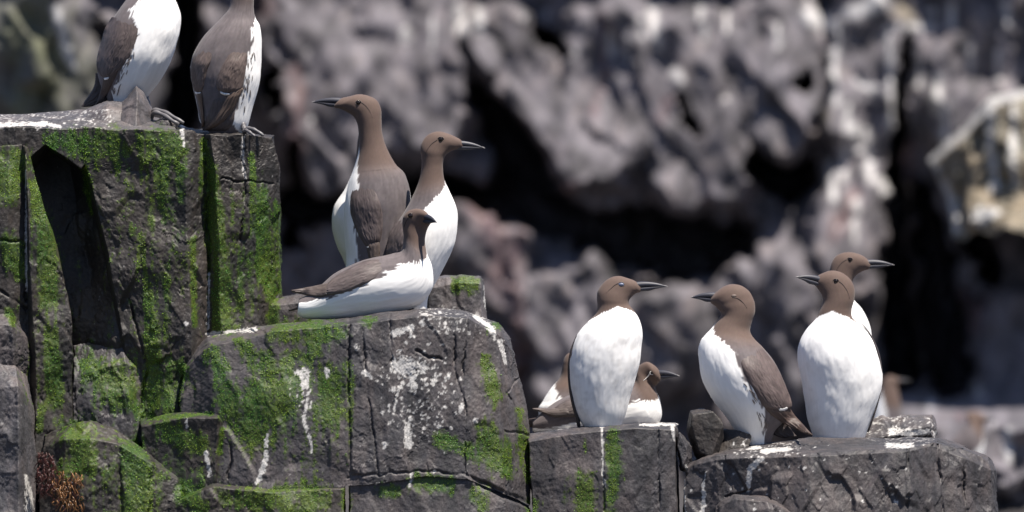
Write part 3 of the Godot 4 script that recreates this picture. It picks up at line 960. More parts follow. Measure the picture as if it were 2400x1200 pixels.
# st: stations from the seat upwards [left x, left y, right x, right y, depth ratio, white centre, white half angle, dz]
func bird(label: String, z: float, st: Array, o := {}) -> Node3D:
	var root := Node3D.new()
	root.name = numbered("guillemot")
	add_child(root)
	tag(root, label, "seabird", o.get("group", "guillemots of the colony"))
	var pivot := at((st[0][0] + st[0][2]) * 0.5, (st[0][1] + st[0][3]) * 0.5, z)
	root.position = pivot
	var s2 := []
	for s in st:
		var q: Array = s.duplicate()
		while q.size() < 8: q.append(0.0)
		s2.append(q)
	var f: Array = s2[0].duplicate()
	var mx: float = (f[0] + f[2]) * 0.5
	var my: float = (f[1] + f[3]) * 0.5
	var start := f.duplicate()
	start[0] = mx - 0.5; start[2] = mx + 0.5; start[1] = my + 1.0; start[3] = my + 1.0
	s2.push_front(start)
	var step: float = o.get("step", 2.4)
	var seg: int = o.get("seg", 120)
	var rings: Array[PackedFloat32Array] = []
	for i in s2.size() - 1:
		var a: Array = s2[i]
		var b: Array = s2[i + 1]
		var len_: float = maxf(Vector2(a[0] - b[0], a[1] - b[1]).length(), Vector2(a[2] - b[2], a[3] - b[3]).length())
		var n := clampi(int(len_ / step), 3, 60)
		var pa: Array = s2[maxi(i - 1, 0)] if i > 1 else a
		var pd: Array = s2[mini(i + 2, s2.size() - 1)]
		for k in n + (1 if i == s2.size() - 2 else 0):
			rings.append(catmull(pa, a, b, pd, float(k) / n))
	var nu := rings.size()
	var nv := seg + 1
	var P := PackedVector3Array(); P.resize(nu * nv)
	var C := PackedColorArray(); C.resize(nu * nv)
	var XY := PackedVector2Array(); XY.resize(nu * nv)
	var Z := PackedFloat32Array(); Z.resize(nu * nv)
	var head := Color(0.112, 0.078, 0.065)
	var back := Color(0.122, 0.105, 0.108)
	var sd: float = names["guillemot"] * 13.7
	var travel := 0.0
	var neck_at: float = o.get("neck", 0.62)
	var soil: float = o.get("soil", 0.0)
	var lo := Vector2(1e9, 1e9)
	var hi := Vector2(-1e9, -1e9)
	for i in nu:
		var r := rings[i]
		var ux := (r[2] - r[0]) * 0.5
		var uy := (r[3] - r[1]) * 0.5
		var cx := (r[0] + r[2]) * 0.5
		var cy := (r[1] + r[3]) * 0.5
		var hw := sqrt(ux * ux + uy * uy)
		if i > 0:
			travel += Vector2((r[0] + r[2] - rings[i - 1][0] - rings[i - 1][2]) * 0.5, (r[1] + r[3] - rings[i - 1][1] - rings[i - 1][3]) * 0.5).length()
		var dep := hw * r[4] / S
		var along := float(i) / nu
		for j in nv:
			var jj := j % seg
			var th := TAU * jj / seg
			var ct := cos(th)
			var sn := sin(th)
			var e := 1.0
			# plumage: low folds and combed barbs that run along the body
			var lowf := n_low.get_noise_3d(travel * 0.0022 + sd, ct * 0.22, sn * 0.22)
			var comb := n_mid.get_noise_3d(travel * 0.0009 + sd, ct * 0.42, sn * 0.42)
			var fine := n_mid.get_noise_3d(travel * 0.0012 + sd, ct * 0.95, sn * 0.95)
			var wd := absf(fposmod(rad_to_deg(th) - r[5] + 180.0, 360.0) - 180.0)
			var edge := r[6] - wd + (comb * 4.0 + fine * 13.0) * minf(1.0, r[6] / 30.0)
			var wt := clampf(edge / 3.0 + 0.5, 0.0, 1.0) if r[6] > 2.0 else 0.0
			var body := 1.0 if along < neck_at else 0.3
			if hw > 12.0: e += (lowf * 0.034 + comb * 0.013 + fine * 0.0060) * body
			if wt > 0.5: e += 0.010
			var x := cx + ux * ct * e
			var y := cy + uy * ct * e
			var zz := z + r[7] + dep * sn * e
			var q := i * nv + j
			XY[q] = Vector2(x, y)
			Z[q] = zz
			P[q] = at(x, y, zz) - pivot
			lo = lo.min(XY[q])
			hi = hi.max(XY[q])
			var hd := smoothstep(neck_at - 0.06, neck_at + 0.06, along)
			var dk := back.lerp(head, hd)
			var va := 1.0 + (0.12 * comb + 0.18 * fine) * (1.0 - 0.75 * hd) + (0.14 - 0.05 * hd) * n_fine.get_noise_3d(x * 0.0016, y * 0.0010, sd) + 0.16 * (1.0 - hd) * n_mid.get_noise_3d(x * 0.0022, y * 0.0016, sd + 3.0)
			dk = Color(dk.r * va, dk.g * va, dk.b * va)
			var wv := 0.80 * (1.0 + 0.03 * comb + 0.08 * fine)
			var wh := Color(wv, wv * 0.995, wv * 0.985)
			if soil > 0.0:
				var so := clampf((n_low.get_noise_3d(x * 0.01, y * 0.01 + sd, 1.0) + comb * 0.5) * 1.5, 0.0, 1.0)
				wh = wh.lerp(Color(0.52, 0.51, 0.50), so * soil)
			C[q] = dk.lerp(wh, wt)
	var bm := put(grid_mesh(P, C, nu, nv, false, true), "body", M.feather, root)
	var buf := Buf.new()
	buf.x0 = lo.x - 60.0
	buf.y0 = lo.y - 60.0
	buf.w = int((hi.x - lo.x + 120.0) / 4.0) + 1
	buf.h = int((hi.y - lo.y + 120.0) / 4.0) + 1
	buf.front.resize(buf.w * buf.h)
	buf.back.resize(buf.w * buf.h)
	buf.front.fill(-99.0)
	buf.back.fill(-99.0)
	for q in nu * nv:
		var i := int((XY[q].x - buf.x0) / 4.0)
		var j := int((XY[q].y - buf.y0) / 4.0)
		var c := j * buf.w + i
		var fs := sin(TAU * (q % nv) / seg)
		if fs > -0.12 and Z[q] > buf.front[c]: buf.front[c] = Z[q]
		if fs < 0.12 and (buf.back[c] < -90.0 or Z[q] < buf.back[c]): buf.back[c] = Z[q]
	buf.front = fill(buf.front, buf.w, buf.h)
	buf.back = fill(buf.back, buf.w, buf.h)
	if o.has("bill"): bill(root, pivot, o.bill)
	if o.has("eye"): eye(root, pivot, buf, o)
	for wg in o.get("wings", []): wing(root, pivot, buf, wg)
	# loose dusky flank feathers that lie over the white beside the wing
	var fk: Array = o.get("flank", [])
	rng.seed = 40 + int(names["guillemot"])
	for k in (20 if fk.size() else 0):
		var t := rng.randf() * (fk.size() - 1.001)
		var p0: Array = fk[int(t)]
		var p1: Array = fk[int(t) + 1]
		var ft := t - int(t)
		var fx := lerpf(p0[0], p1[0], ft) + rng.randf_range(-1.0, 1.0) * lerpf(p0[2], p1[2], ft)
		var fy := lerpf(p0[1], p1[1], ft)
		var dir := (Vector2(p1[0], p1[1]) - Vector2(p0[0], p0[1])).normalized().rotated(rng.randf_range(-0.25, 0.25))
		var sidev := Vector2(-dir.y, dir.x) * rng.randf_range(0.9, 1.7)
		var ln := rng.randf_range(10.0, 22.0)
		var q := Vector2(fx, fy)
		var e := q + dir * ln
		var m := q + dir * ln * 0.5
		wing(root, pivot, buf, {"name": "flank_feather", "kind": "plain", "tone": Color(0.17, 0.15, 0.145), "thick": 0.0018, "lift": 0.001, "seed": k, "p": [[q.x - sidev.x * 0.4, q.y - sidev.y * 0.4, q.x + sidev.x * 0.4, q.y + sidev.y * 0.4], [m.x - sidev.x, m.y - sidev.y, m.x + sidev.x, m.y + sidev.y], [e.x - sidev.x * 0.2, e.y - sidev.y * 0.2, e.x + sidev.x * 0.2, e.y + sidev.y * 0.2]]})
	return root


# a folded wing, a feather tuft or a tail laid over the body: pairs [ax, ay, bx, by] from shoulder to tip
func wing(root: Node3D, pivot: Vector3, buf: Buf, w: Dictionary) -> void:
	var pairs := []
	for p in w.p:
		var q: Array = p.duplicate()
		while q.size() < 8: q.append(0.0)
		pairs.append(q)
	var rings: Array[PackedFloat32Array] = []
	var total := 0.0
	for i in pairs.size() - 1:
		var a: Array = pairs[i]
		var b: Array = pairs[i + 1]
		var l: float = maxf(Vector2(a[0] - b[0], a[1] - b[1]).length(), Vector2(a[2] - b[2], a[3] - b[3]).length())
		var n := clampi(int(l / 2.4), 3, 80)
		for k in n + (1 if i == pairs.size() - 2 else 0):
			rings.append(catmull(pairs[maxi(i - 1, 0)], a, b, pairs[mini(i + 2, pairs.size() - 1)], float(k) / n))
	var wide := 0.0
	for r in rings: wide = maxf(wide, Vector2(r[2] - r[0], r[3] - r[1]).length())
	var nu := rings.size()
	var nh := clampi(int(wide / 2.2), 6, 70)
	var nv := nh * 2 + 1
	var thick: float = w.get("thick", 0.0045)
	var kind: String = w.get("kind", "coverts")
	var tone: Color = w.get("tone", Color(0.082, 0.064, 0.060))
	var lift: float = w.get("lift", 0.0)
	var zs: float = w.get("z", -99.0)
	var P := PackedVector3Array(); P.resize(nu * nv)
	var C := PackedColorArray(); C.resize(nu * nv)
	var sd: float = w.get("seed", 1.0)
	for i in nu:
		var r := rings[i]
		var s := float(i) / (nu - 1)
		var endp := minf(1.0, minf(s * (2.6 if kind == "coverts" else 6.0), (1.0 - s) * 9.0))
		endp = sqrt(maxf(endp, 0.0)) if kind != "coverts" or s > 0.5 else smoothstep(0.0, 1.0, endp)
		for j in nv:
			var top := j <= nh
			var v := float(j) / nh if top else float(nv - 1 - j) / nh
			var jag := n_mid.get_noise_2d(s * 0.7 + sd, 3.0 + sd) * 0.05 * (1.0 if v > 0.5 else 0.3)
			var vv := clampf(v + jag * sin(v * PI), 0.0, 1.0)
			var x := lerpf(r[0], r[2], vv)
			var y := lerpf(r[1], r[3], vv)
			var prof := pow(maxf(0.0, 1.0 - pow(absf(2.0 * v - 1.0), 3.0)), 0.6) * endp
			var fr := n_mid.get_noise_3d(s * 0.35 + sd, v * 2.2, sd)
			var h := 0.0
			var shade := 1.0
			if kind == "coverts":
				# overlapping feathers in staggered rows, each lifting a little towards its rounded, worn tip
				var sr := s * 6.0 + n_mid.get_noise_2d(v * 0.2 + sd, s * 0.2) * 0.8 + 2.0
				var r0 := floori(sr)
				var c := v * 4.0 + 0.5 * (r0 & 1)
				var cf := c - floorf(c) - 0.5
				var tip := 0.55 + 0.45 * (1.0 - 4.0 * cf * cf)
				var ph := sr - r0
				if ph > tip:
					ph -= tip
					r0 += 1
				else:
					ph = ph / tip
				var own := cell_at[((r0 * 7 + int(c)) & 63) * 64 + (int(sd) & 63)].x - 0.5
				h = ph * 0.00025 + fr * 0.0014
				shade = 1.08 + own * 0.30 + (0.06 if ph > 0.9 else 0.0) + fr * 0.55
			elif kind == "quills":
				var q: float = v * w.get("count", 6.0) + s * 0.6
				var ph := q - floorf(q)
				h = (ph - 0.5) * 0.0014
				shade = 1.0 + (0.35 if ph < 0.12 else 0.0) + fr * 0.35
			else:
				h = fr * 0.001
				shade = 1.0 + fr * 0.08
			var zb: float = buf.read(x, y, buf.front) if zs < -90.0 else zs
			var zz := zb + lift * prof + r[4] + ((prof * thick + h * prof - 0.0012) if top else -0.0025 - prof * thick * 0.4)
			P[i * nv + j] = at(x, y, zz) - pivot
			C[i * nv + j] = Color(tone.r * shade, tone.g * shade, tone.b * shade)
	var d: Vector3 = (P[mini(nu - 1, 3) * nv + nh / 2] - P[nh / 2]).cross(P[3 * nv + nh / 2 + 1] - P[3 * nv + nh / 2])
	put(grid_mesh(P, C, nu, nv, d.z < 0.0, true), w.get("name", "wing"), M.wing, root)


# b: [gape x, gape y, tip x, tip y, depth at base, z at gape, z at tip]
func bill(root: Node3D, pivot: Vector3, b: Array) -> void:
	var A := at(b[0], b[1], b[5])
	var T := at(b[2], b[3], b[6])
	var ax := T - A
	var ln := ax.length()
	ax = ax.normalized()
	var side := Vector3(0, 1, 0).cross(ax).normalized()
	var up := ax.cross(side).normalized()
	var hb: float = b[4] * 1.15 / S
	var bm := Node3D.new()
	bm.name = "bill"
	root.add_child(bm)
	for part in 2:
		var P := PackedVector3Array()
		var nu := 34
		var nv := 21
		for i in nu:
			var s := float(i) / (nu - 1)
			var t := s * (1.0 if part == 0 else 0.95)
			var comm := hb * (-0.04 + 0.10 * sin(t * PI) ) * (1.0 - t)
			var upper := hb * 0.56 * (1.0 - pow(t, 2.3)) + comm * 0.0
			var lower := -hb * 0.44 * (1.0 - pow(t, 1.5)) * (1.0 + 0.25 * exp(-pow((t - 0.42) * 7.0, 2.0)))
			var wd := hb * (0.34 if part == 0 else 0.27) * pow(1.0 - t, 0.75) + 0.0004
			var y0 := comm + (-0.0005 if part == 0 else 0.0)
			var y1 := upper if part == 0 else lower
			if s >= 1.0:
				wd = 0.0001
				y1 = y0 + (0.0002 if part == 0 else -0.0002)
			var droop := -pow(t, 3.0) * hb * 0.12
			for j in nv:
				var an := TAU * (j % (nv - 1)) / (nv - 1)
				var cw := cos(an)
				var sh := sin(an)
				# a ridge on one side, a flat cutting edge on the other
				var yy := y0 + (y1 - y0) * (0.5 + 0.5 * sh)
				var ww := wd * cw * (1.0 - 0.25 * (0.5 + 0.5 * sh))
				P.append(A + ax * ln * t + side * ww + up * (yy + droop) - pivot)
		put(grid_mesh(P, PackedColorArray(), nu, nv, part == 0, true), "upper_mandible" if part == 0 else "lower_mandible", M.bill, bm)
	# pale cutting edge near the tip
	var pts := PackedVector3Array()
	var rad := PackedFloat32Array()
	for i in 6:
		var t := 0.90 + 0.10 * i / 5.0
		pts.append(A + ax * ln * t + up * (hb * 0.50 * (1.0 - pow(t, 2.3)) - pow(t, 3.0) * hb * 0.12) - pivot)
		rad.append(0.0007)
	put(tube(pts, rad, 6), "bill_tip", M.bill_edge, bm)


func eye(root: Node3D, pivot: Vector3, buf: Buf, o: Dictionary) -> void:
	var e: Array = o.eye
	var r: float = e[2] * 1.22 / S
	var shut: bool = o.get("shut", false)
	for side in 2:
		var zf: float = buf.read(e[0], e[1], buf.front if side == 0 else buf.back)
		var sg := 1.0 if side == 0 else -1.0
		var ball := SphereMesh.new()
		ball.radius = r
		ball.height = r * 2.0
		ball.radial_segments = 24
		ball.rings = 14
		var m := put(ball, "eye", M.lid if o.get("lid", false) else M.rim if shut else M.eye, root)
		m.position = at(e[0], e[1], zf - sg * r * 0.52) - pivot
		if shut: m.scale = Vector3(1.5, 0.9, 0.75)
		elif o.get("lid", false): m.scale = Vector3(1.25, 0.75, 0.9)
		var pts := PackedVector3Array()
		var rad := PackedFloat32Array()
		for i in 17:
			var an := TAU * i / 16.0
			pts.append(at(e[0] + cos(an) * e[2] * 1.34, e[1] + sin(an) * e[2] * (1.12 if not shut else 0.3), zf - sg * 0.0002) - pivot)
			rad.append(0.0008)
		put(tube(pts, rad, 6), "eye_rim", M.bridle if o.get("bridled", false) else M.furrow if shut else M.rim, m.get_parent())
	var fp: Array = o.get("furrow", [])
	if fp.size():
		var ctrl := []
		for p in fp: ctrl.append(at(p[0], p[1], buf.read(p[0], p[1], buf.front) - 0.0001) - pivot)
		var pts := smooth_path(ctrl, 6)
		var rad := PackedFloat32Array()
		for i in pts.size(): rad.append((0.0011 if o.get("bridled", false) else 0.00095) * (1.0 - 0.6 * i / pts.size()))
		put(tube(pts, rad, 6), "eye_stripe", M.bridle if o.get("bridled", false) else M.furrow, root)


func foot(root: Node3D, ctrl: Array, r: float, called := "toe") -> void:
	var c := []
	for p in ctrl: c.append(at(p[0], p[1], p[2]) - root.position)
	var pts := smooth_path(c, 7)
	var rad := PackedFloat32Array()
	for i in pts.size():
		var t := float(i) / (pts.size() - 1)
		rad.append(r * (1.0 - 0.45 * t) * (1.0 + 0.14 * cos(t * 22.0)) / S)
	put(tube(pts, rad, 10), called, M.foot, root)


const WB := Color(0.74, 0.73, 0.72)
const QU := Color(0.072, 0.052, 0.045)
const TA := Color(0.060, 0.048, 0.046)

func birds() -> void:
	# A: headless in the frame, belly to the right
	var a := bird("guillemot on the pale slab with side turned, white belly and a dangling grey foot", -0.17, [
		[262, 262, 328, 258, 0.9, 0, 130], [248, 226, 345, 226, 0.95, 0, 130], [232, 190, 374, 190, 0.95, 0, 114], [228, 150, 398, 148, 0.95, 0, 102], [236, 115, 413, 105, 0.95, 0, 100], [248, 82, 422, 72, 0.95, 0, 99],
		[262, 48, 423, 38, 0.95, 0, 116], [280, 20, 413, 8, 0.95, 0, 124], [300, -6, 396, -22, 0.95, 0, 90], [322, -35, 384, -48, 0.95, 0, 20], [332, -70, 384, -78, 0.95, 0, 0],
		[330, -100, 390, -92, 0.75, 0, 0], [340, -125, 400, -98, 0.65, 0, 0], [365, -138, 408, -101, 0.65, 0, 0], [390, -135, 415, -104, 0.7, 0, 0], [408, -124, 422, -107, 0.7, 0, 0], [424, -116, 426, -114, 0.7, 0, 0]],
		{"neck": 0.66, "flank": [[318, 90, 5], [305, 135, 6], [288, 175, 8], [272, 215, 9]], "bill": [416, -114, 478, -112, 20, -0.17, -0.17], "eye": [376, -118, 5.5], "wings": [
			{"name": "tail", "kind": "quills", "count": 4.0, "z": -0.185, "tone": TA, "thick": 0.004, "p": [[224, 170, 262, 190], [222, 195, 262, 226], [214, 215, 244, 244], [196, 240, 212, 250], [190, 249, 196, 251]]},
			{"kind": "coverts", "p": [[262, 40, 300, 44], [246, 66, 326, 62], [238, 95, 322, 90], [230, 122, 312, 118], [226, 148, 300, 140], [230, 170, 284, 160], [244, 186, 262, 178]]},
			{"name": "primary_feathers", "kind": "quills", "tone": QU, "lift": -0.001, "p": [[240, 160, 280, 155], [240, 188, 276, 172], [236, 210, 262, 200], [228, 236, 246, 228], [220, 248, 226, 246]]},
			{"name": "wing_bar", "kind": "bar", "tone": WB, "lift": 0.003, "thick": 0.002, "p": [[242, 182, 244, 188], [249, 181, 250, 188], [256, 180, 256, 184]]}]})
	foot(a, [[354, 272, -0.12], [362, 259, -0.11], [384, 262, -0.10], [410, 276, -0.085], [431, 288, -0.08]], 6.5)
	foot(a, [[354, 274, -0.11], [364, 264, -0.095], [384, 270, -0.085], [406, 284, -0.07], [420, 291, -0.07]], 6.5)
	foot(a, [[340, 230, -0.17], [348, 252, -0.15], [355, 272, -0.12]], 9.0, "leg")
	# B: back to us
	var b := bird("guillemot on the tall rock edge showing its back and both folded wings", -0.10, [
		[492, 312, 574, 316, 0.8, 300, 100], [470, 285, 582, 290, 0.9, 300, 132], [463, 250, 592, 250, 0.9, 302, 122], [452, 205, 604, 205, 0.9, 302, 114], [447, 165, 610, 165, 0.9, 302, 112], [453, 128, 612, 125, 0.9, 302, 106],
		[472, 92, 612, 88, 0.9, 302, 104], [497, 63, 607, 60, 0.9, 310, 92], [520, 40, 598, 42, 0.9, 320, 50], [536, 20, 594, 18, 0.95, 320, 0], [541, -8, 595, -10, 0.95, 320, 0], [540, -40, 595, -38, 0.95, 320, 0],
		[540, -65, 600, -52, 0.75, 320, 0], [550, -88, 610, -58, 0.65, 320, 0], [575, -100, 618, -62, 0.65, 320, 0], [600, -97, 625, -66, 0.7, 320, 0], [620, -86, 633, -72, 0.7, 320, 0], [636, -80, 638, -78, 0.7, 320, 0]],
		{"neck": 0.68, "flank": [[592, 110, 5], [586, 160, 8], [580, 205, 10], [566, 255, 11]], "bill": [628, -78, 690, -77, 20, -0.10, -0.10], "eye": [586, -82, 5.5], "wings": [
			{"name": "tail", "kind": "quills", "count": 6.0, "tone": Color(0.080, 0.066, 0.064), "thick": 0.003, "lift": 0.001, "p": [[500, 230, 545, 230], [488, 262, 552, 262], [478, 290, 548, 290], [474, 306, 530, 308]]},
			{"name": "primary_feathers", "kind": "quills", "count": 4.0, "tone": Color(0.105, 0.075, 0.060), "lift": 0.003, "seed": 2.0, "p": [[538, 212, 572, 205], [522, 240, 562, 228], [508, 264, 548, 258], [492, 288, 524, 286], [478, 305, 486, 307]]},
			{"name": "primary_feathers", "kind": "quills", "count": 3.0, "tone": Color(0.105, 0.075, 0.060), "lift": 0.003, "seed": 3.0, "p": [[458, 214, 474, 214], [464, 240, 476, 242], [470, 268, 478, 270], [472, 296, 478, 300]]},
			{"kind": "coverts", "lift": 0.002, "tone": Color(0.100, 0.076, 0.068), "seed": 4.0, "p": [[545, 112, 584, 116], [528, 140, 580, 142], [514, 166, 577, 168], [506, 190, 572, 192], [508, 208, 566, 210], [518, 218, 556, 216]]},
			{"kind": "coverts", "lift": 0.002, "tone": Color(0.100, 0.076, 0.068), "seed": 5.0, "p": [[462, 118, 500, 112], [450, 142, 496, 140], [447, 166, 486, 164], [449, 190, 480, 190], [454, 210, 476, 208], [460, 217, 470, 216]]},
			{"name": "wing_bar", "kind": "bar", "tone": WB, "lift": 0.0045, "thick": 0.001, "p": [[514, 212, 517, 220], [526, 217, 527, 224], [540, 218, 541, 223]]},
			{"name": "wing_bar", "kind": "bar", "tone": WB, "lift": 0.0045, "thick": 0.001, "p": [[456, 214, 458, 221], [464, 216, 465, 222], [471, 215, 471, 219]]}]})
	foot(b, [[574, 306, -0.06], [584, 301, -0.045], [600, 306, -0.035], [618, 318, -0.03]], 6.0)
	foot(b, [[572, 308, -0.05], [578, 306, -0.03], [588, 312, -0.02], [598, 320, -0.015]], 5.0)
	foot(b, [[566, 285, -0.08], [572, 300, -0.07], [576, 308, -0.055]], 9.0, "leg")
	# C2: hidden behind C
	bird("guillemot almost wholly hidden behind the tall neighbour, only its white breast edge showing", -0.26, [
		[836, 735, 930, 735, 0.9, 200, 110], [812, 630, 945, 630, 0.9, 200, 110], [791, 577, 945, 577, 0.9, 200, 110], [778, 525, 945, 525, 0.9, 200, 110], [784, 485, 945, 480, 0.9, 200, 110], [808, 445, 940, 440, 0.9, 200, 100], [826, 405, 915, 405, 0.9, 200, 60],
		[834, 375, 898, 375, 0.9, 200, 0], [837, 340, 892, 340, 0.9, 200, 0], [840, 318, 892, 315, 0.9, 200, 0], [843, 300, 890, 298, 0.9, 200, 0], [848, 278, 884, 275, 0.9, 200, 0], [856, 262, 876, 260, 0.9, 200, 0], [865, 256, 867, 256, 0.9, 200, 0]],
		{"step": 4.0, "seg": 72, "neck": 0.62, "bill": [866, 272, 866, 275, 20, -0.27, -0.33]})
	# C: tall, back to us, head to the left
	bird("tall long necked guillemot with grey brown back, standing behind the brooding bird", -0.15, [
		[842, 735, 930, 735, 0.9, 245, 112], [815, 660, 940, 660, 0.9, 245, 112], [812, 600, 950, 600, 0.9, 245, 116], [808, 540, 958, 522, 0.9, 245, 112], [808, 485, 961, 458, 0.9, 245, 112], [818, 430, 949, 410, 0.9, 245, 114], [832, 388, 926, 383, 0.9, 245, 96],
		[841, 352, 906, 345, 0.95, 215, 50], [841, 320, 896, 312, 0.95, 215, 0], [837, 290, 894, 280, 0.9, 215, 0], [827, 272, 893, 256, 0.75, 215, 0], [813, 263, 883, 235, 0.64, 215, 0], [801, 257, 862, 224, 0.64, 215, 0], [793, 254, 840, 221, 0.68, 215, 0], [787, 253, 818, 226, 0.72, 215, 0], [782, 250, 798, 231, 0.72, 215, 0], [786, 243, 788, 241, 0.7, 215, 0]],
		{"neck": 0.60, "bill": [801, 243, 731, 237, 21, -0.15, -0.15], "eye": [840, 241, 5.6], "furrow": [[846, 240], [856, 247], [866, 260], [873, 276]], "wings": [
			{"name": "primary_feathers", "kind": "quills", "count": 3.0, "tone": Color(0.10, 0.078, 0.07), "lift": 0.002, "p": [[858, 566, 890, 562], [860, 590, 892, 590], [868, 620, 888, 618], [874, 650, 884, 648]]},
			{"kind": "coverts", "lift": 0.002, "seed": 6.0, "tone": Color(0.088, 0.070, 0.068), "p": [[830, 432, 872, 430], [820, 462, 886, 458], [820, 495, 896, 490], [828, 525, 898, 520], [840, 552, 896, 548], [856, 578, 890, 572]]},
			{"name": "wing_bar", "kind": "bar", "tone": WB, "lift": 0.0045, "thick": 0.001, "p": [[858, 578, 860, 582], [866, 577, 867, 581], [878, 580, 879, 583]]}]})
	# D: facing right
	bird("upright guillemot with snow white breast and dark bill, pressed against the tall grey backed one", -0.10, [
		[958, 738, 1000, 738, 0.9, 330, 135], [938, 694, 1004, 694, 0.9, 330, 135], [915, 640, 1030, 648, 0.9, 330, 132], [906, 595, 1058, 590, 0.88, 330, 128], [912, 560, 1069, 555, 0.88, 330, 128], [925, 530, 1072, 515, 0.88, 330, 130],
		[945, 500, 1067, 480, 0.88, 330, 134], [962, 470, 1052, 447, 0.9, 330, 86], [978, 435, 1041, 420, 0.95, 330, 24], [987, 400, 1038, 390, 0.95, 330, 0], [988, 372, 1041, 372, 0.9, 330, 0], [985, 352, 1045, 364, 0.8, 330, 0], [988, 335, 1051, 358, 0.68, 330, 0], [998, 320, 1056, 355, 0.62, 330, 0],
		[1012, 311, 1060, 353, 0.62, 330, 0], [1030, 308, 1065, 351, 0.64, 330, 0], [1050, 313, 1070, 350, 0.68, 330, 0], [1068, 321, 1077, 348, 0.7, 330, 0], [1080, 328, 1084, 346, 0.7, 330, 0], [1087, 338, 1089, 337, 0.7, 330, 0]],
		{"neck": 0.60, "bill": [1070, 341, 1137, 345, 19, -0.10, -0.10], "eye": [1033, 327, 6.0], "furrow": [[1025, 328], [1012, 337], [1002, 350], [997, 361]], "wings": [
			{"kind": "coverts", "seed": 7.0, "lift": 0.001, "tone": Color(0.096, 0.078, 0.076), "p": [[928, 520, 962, 510], [914, 545, 958, 540], [907, 570, 955, 566], [905, 595, 950, 592], [912, 622, 940, 620], [922, 640, 932, 640]]}]})
	# E: brooding
	bird("guillemot lying down to brood on the broad ledge, head turned towards the viewer", 0.0, [
		[702, 700, 698, 738, 1.2, 0, 120], [722, 690, 716, 746, 1.15, 0, 112], [752, 668, 747, 748, 1.0, 0, 98], [785, 640, 790, 749, 0.95, 0, 92], [825, 619, 840, 745, 0.92, 0, 96], [870, 604, 890, 738, 0.9, 0, 104], [910, 596, 950, 727, 0.85, 0, 116],
		[935, 591, 990, 708, 0.8, 0, 122], [943, 583, 1013, 672, 0.78, 0, 102], [945, 570, 1012, 627, 0.82, 0, 66], [946, 553, 1001, 594, 0.85, 0, 16], [944, 537, 996, 565, 0.9, 0, 0], [943, 520, 999, 545, 0.85, 0, 0],
		[947, 505, 1003, 534, 0.78, 0, 0, 0.004], [958, 494, 1006, 529, 0.78, 0, 0, 0.008], [975, 489, 1008, 526, 0.82, 0, 0, 0.014], [991, 492, 1010, 523, 0.85, 0, 0, 0.02], [1002, 500, 1010, 520, 0.85, 0, 0, 0.025], [1007, 511, 1008, 510, 0.8, 0, 0, 0.03]],
		{"neck": 0.74, "bill": [994, 513, 1024, 519, 20, 0.022, 0.06], "eye": [963, 506, 6.2], "furrow": [[958, 510], [951, 520], [947, 532]], "wings": [
			{"name": "tail", "kind": "quills", "count": 3.0, "tone": Color(0.03, 0.026, 0.027), "z": -0.015, "thick": 0.004, "p": [[724, 700, 722, 716], [705, 712, 704, 724], [676, 726, 677, 730]]},
			{"name": "primary_feathers", "kind": "quills", "count": 4.0, "tone": Color(0.085, 0.068, 0.062), "lift": 0.002, "seed": 3.0, "p": [[772, 662, 778, 690], [745, 668, 752, 696], [715, 674, 718, 692], [682, 680, 684, 685]]},
			{"kind": "coverts", "seed": 8.0, "lift": 0.002, "tone": Color(0.094, 0.076, 0.073), "p": [[905, 612, 908, 630], [880, 608, 888, 646], [850, 613, 862, 664], [815, 630, 826, 680], [785, 648, 795, 690], [764, 668, 768, 692], [756, 680, 757, 690]]},
			{"name": "wing_bar", "kind": "bar", "tone": WB, "lift": 0.0045, "thick": 0.001, "p": [[754, 674, 760, 676], [756, 682, 762, 684], [764, 688, 768, 690]]}]})
	# H: sliver behind F
	bird("guillemot behind the pale lidded bird, only neck and a white breast strip showing", -0.34, [
		[1280, 1040, 1370, 1040, 0.9, 200, 90], [1262, 968, 1400, 968, 0.9, 200, 88], [1272, 940, 1405, 935, 0.9, 200, 85], [1290, 912, 1400, 905, 0.9, 200, 60], [1312, 885, 1385, 880, 0.9, 200, 4], [1318, 860, 1378, 862, 0.9, 200, 0], [1321, 845, 1382, 852, 0.85, 200, 0], [1327, 832, 1390, 846, 0.7, 200, 0],
		[1340, 825, 1400, 842, 0.62, 200, 0], [1362, 822, 1405, 840, 0.65, 200, 0], [1385, 826, 1410, 838, 0.7, 200, 0], [1412, 834, 1413, 833, 0.7, 200, 0]],
		{"step": 3.0, "seg": 80, "neck": 0.5, "bill": [1402, 834, 1450, 836, 19, -0.34, -0.34]})
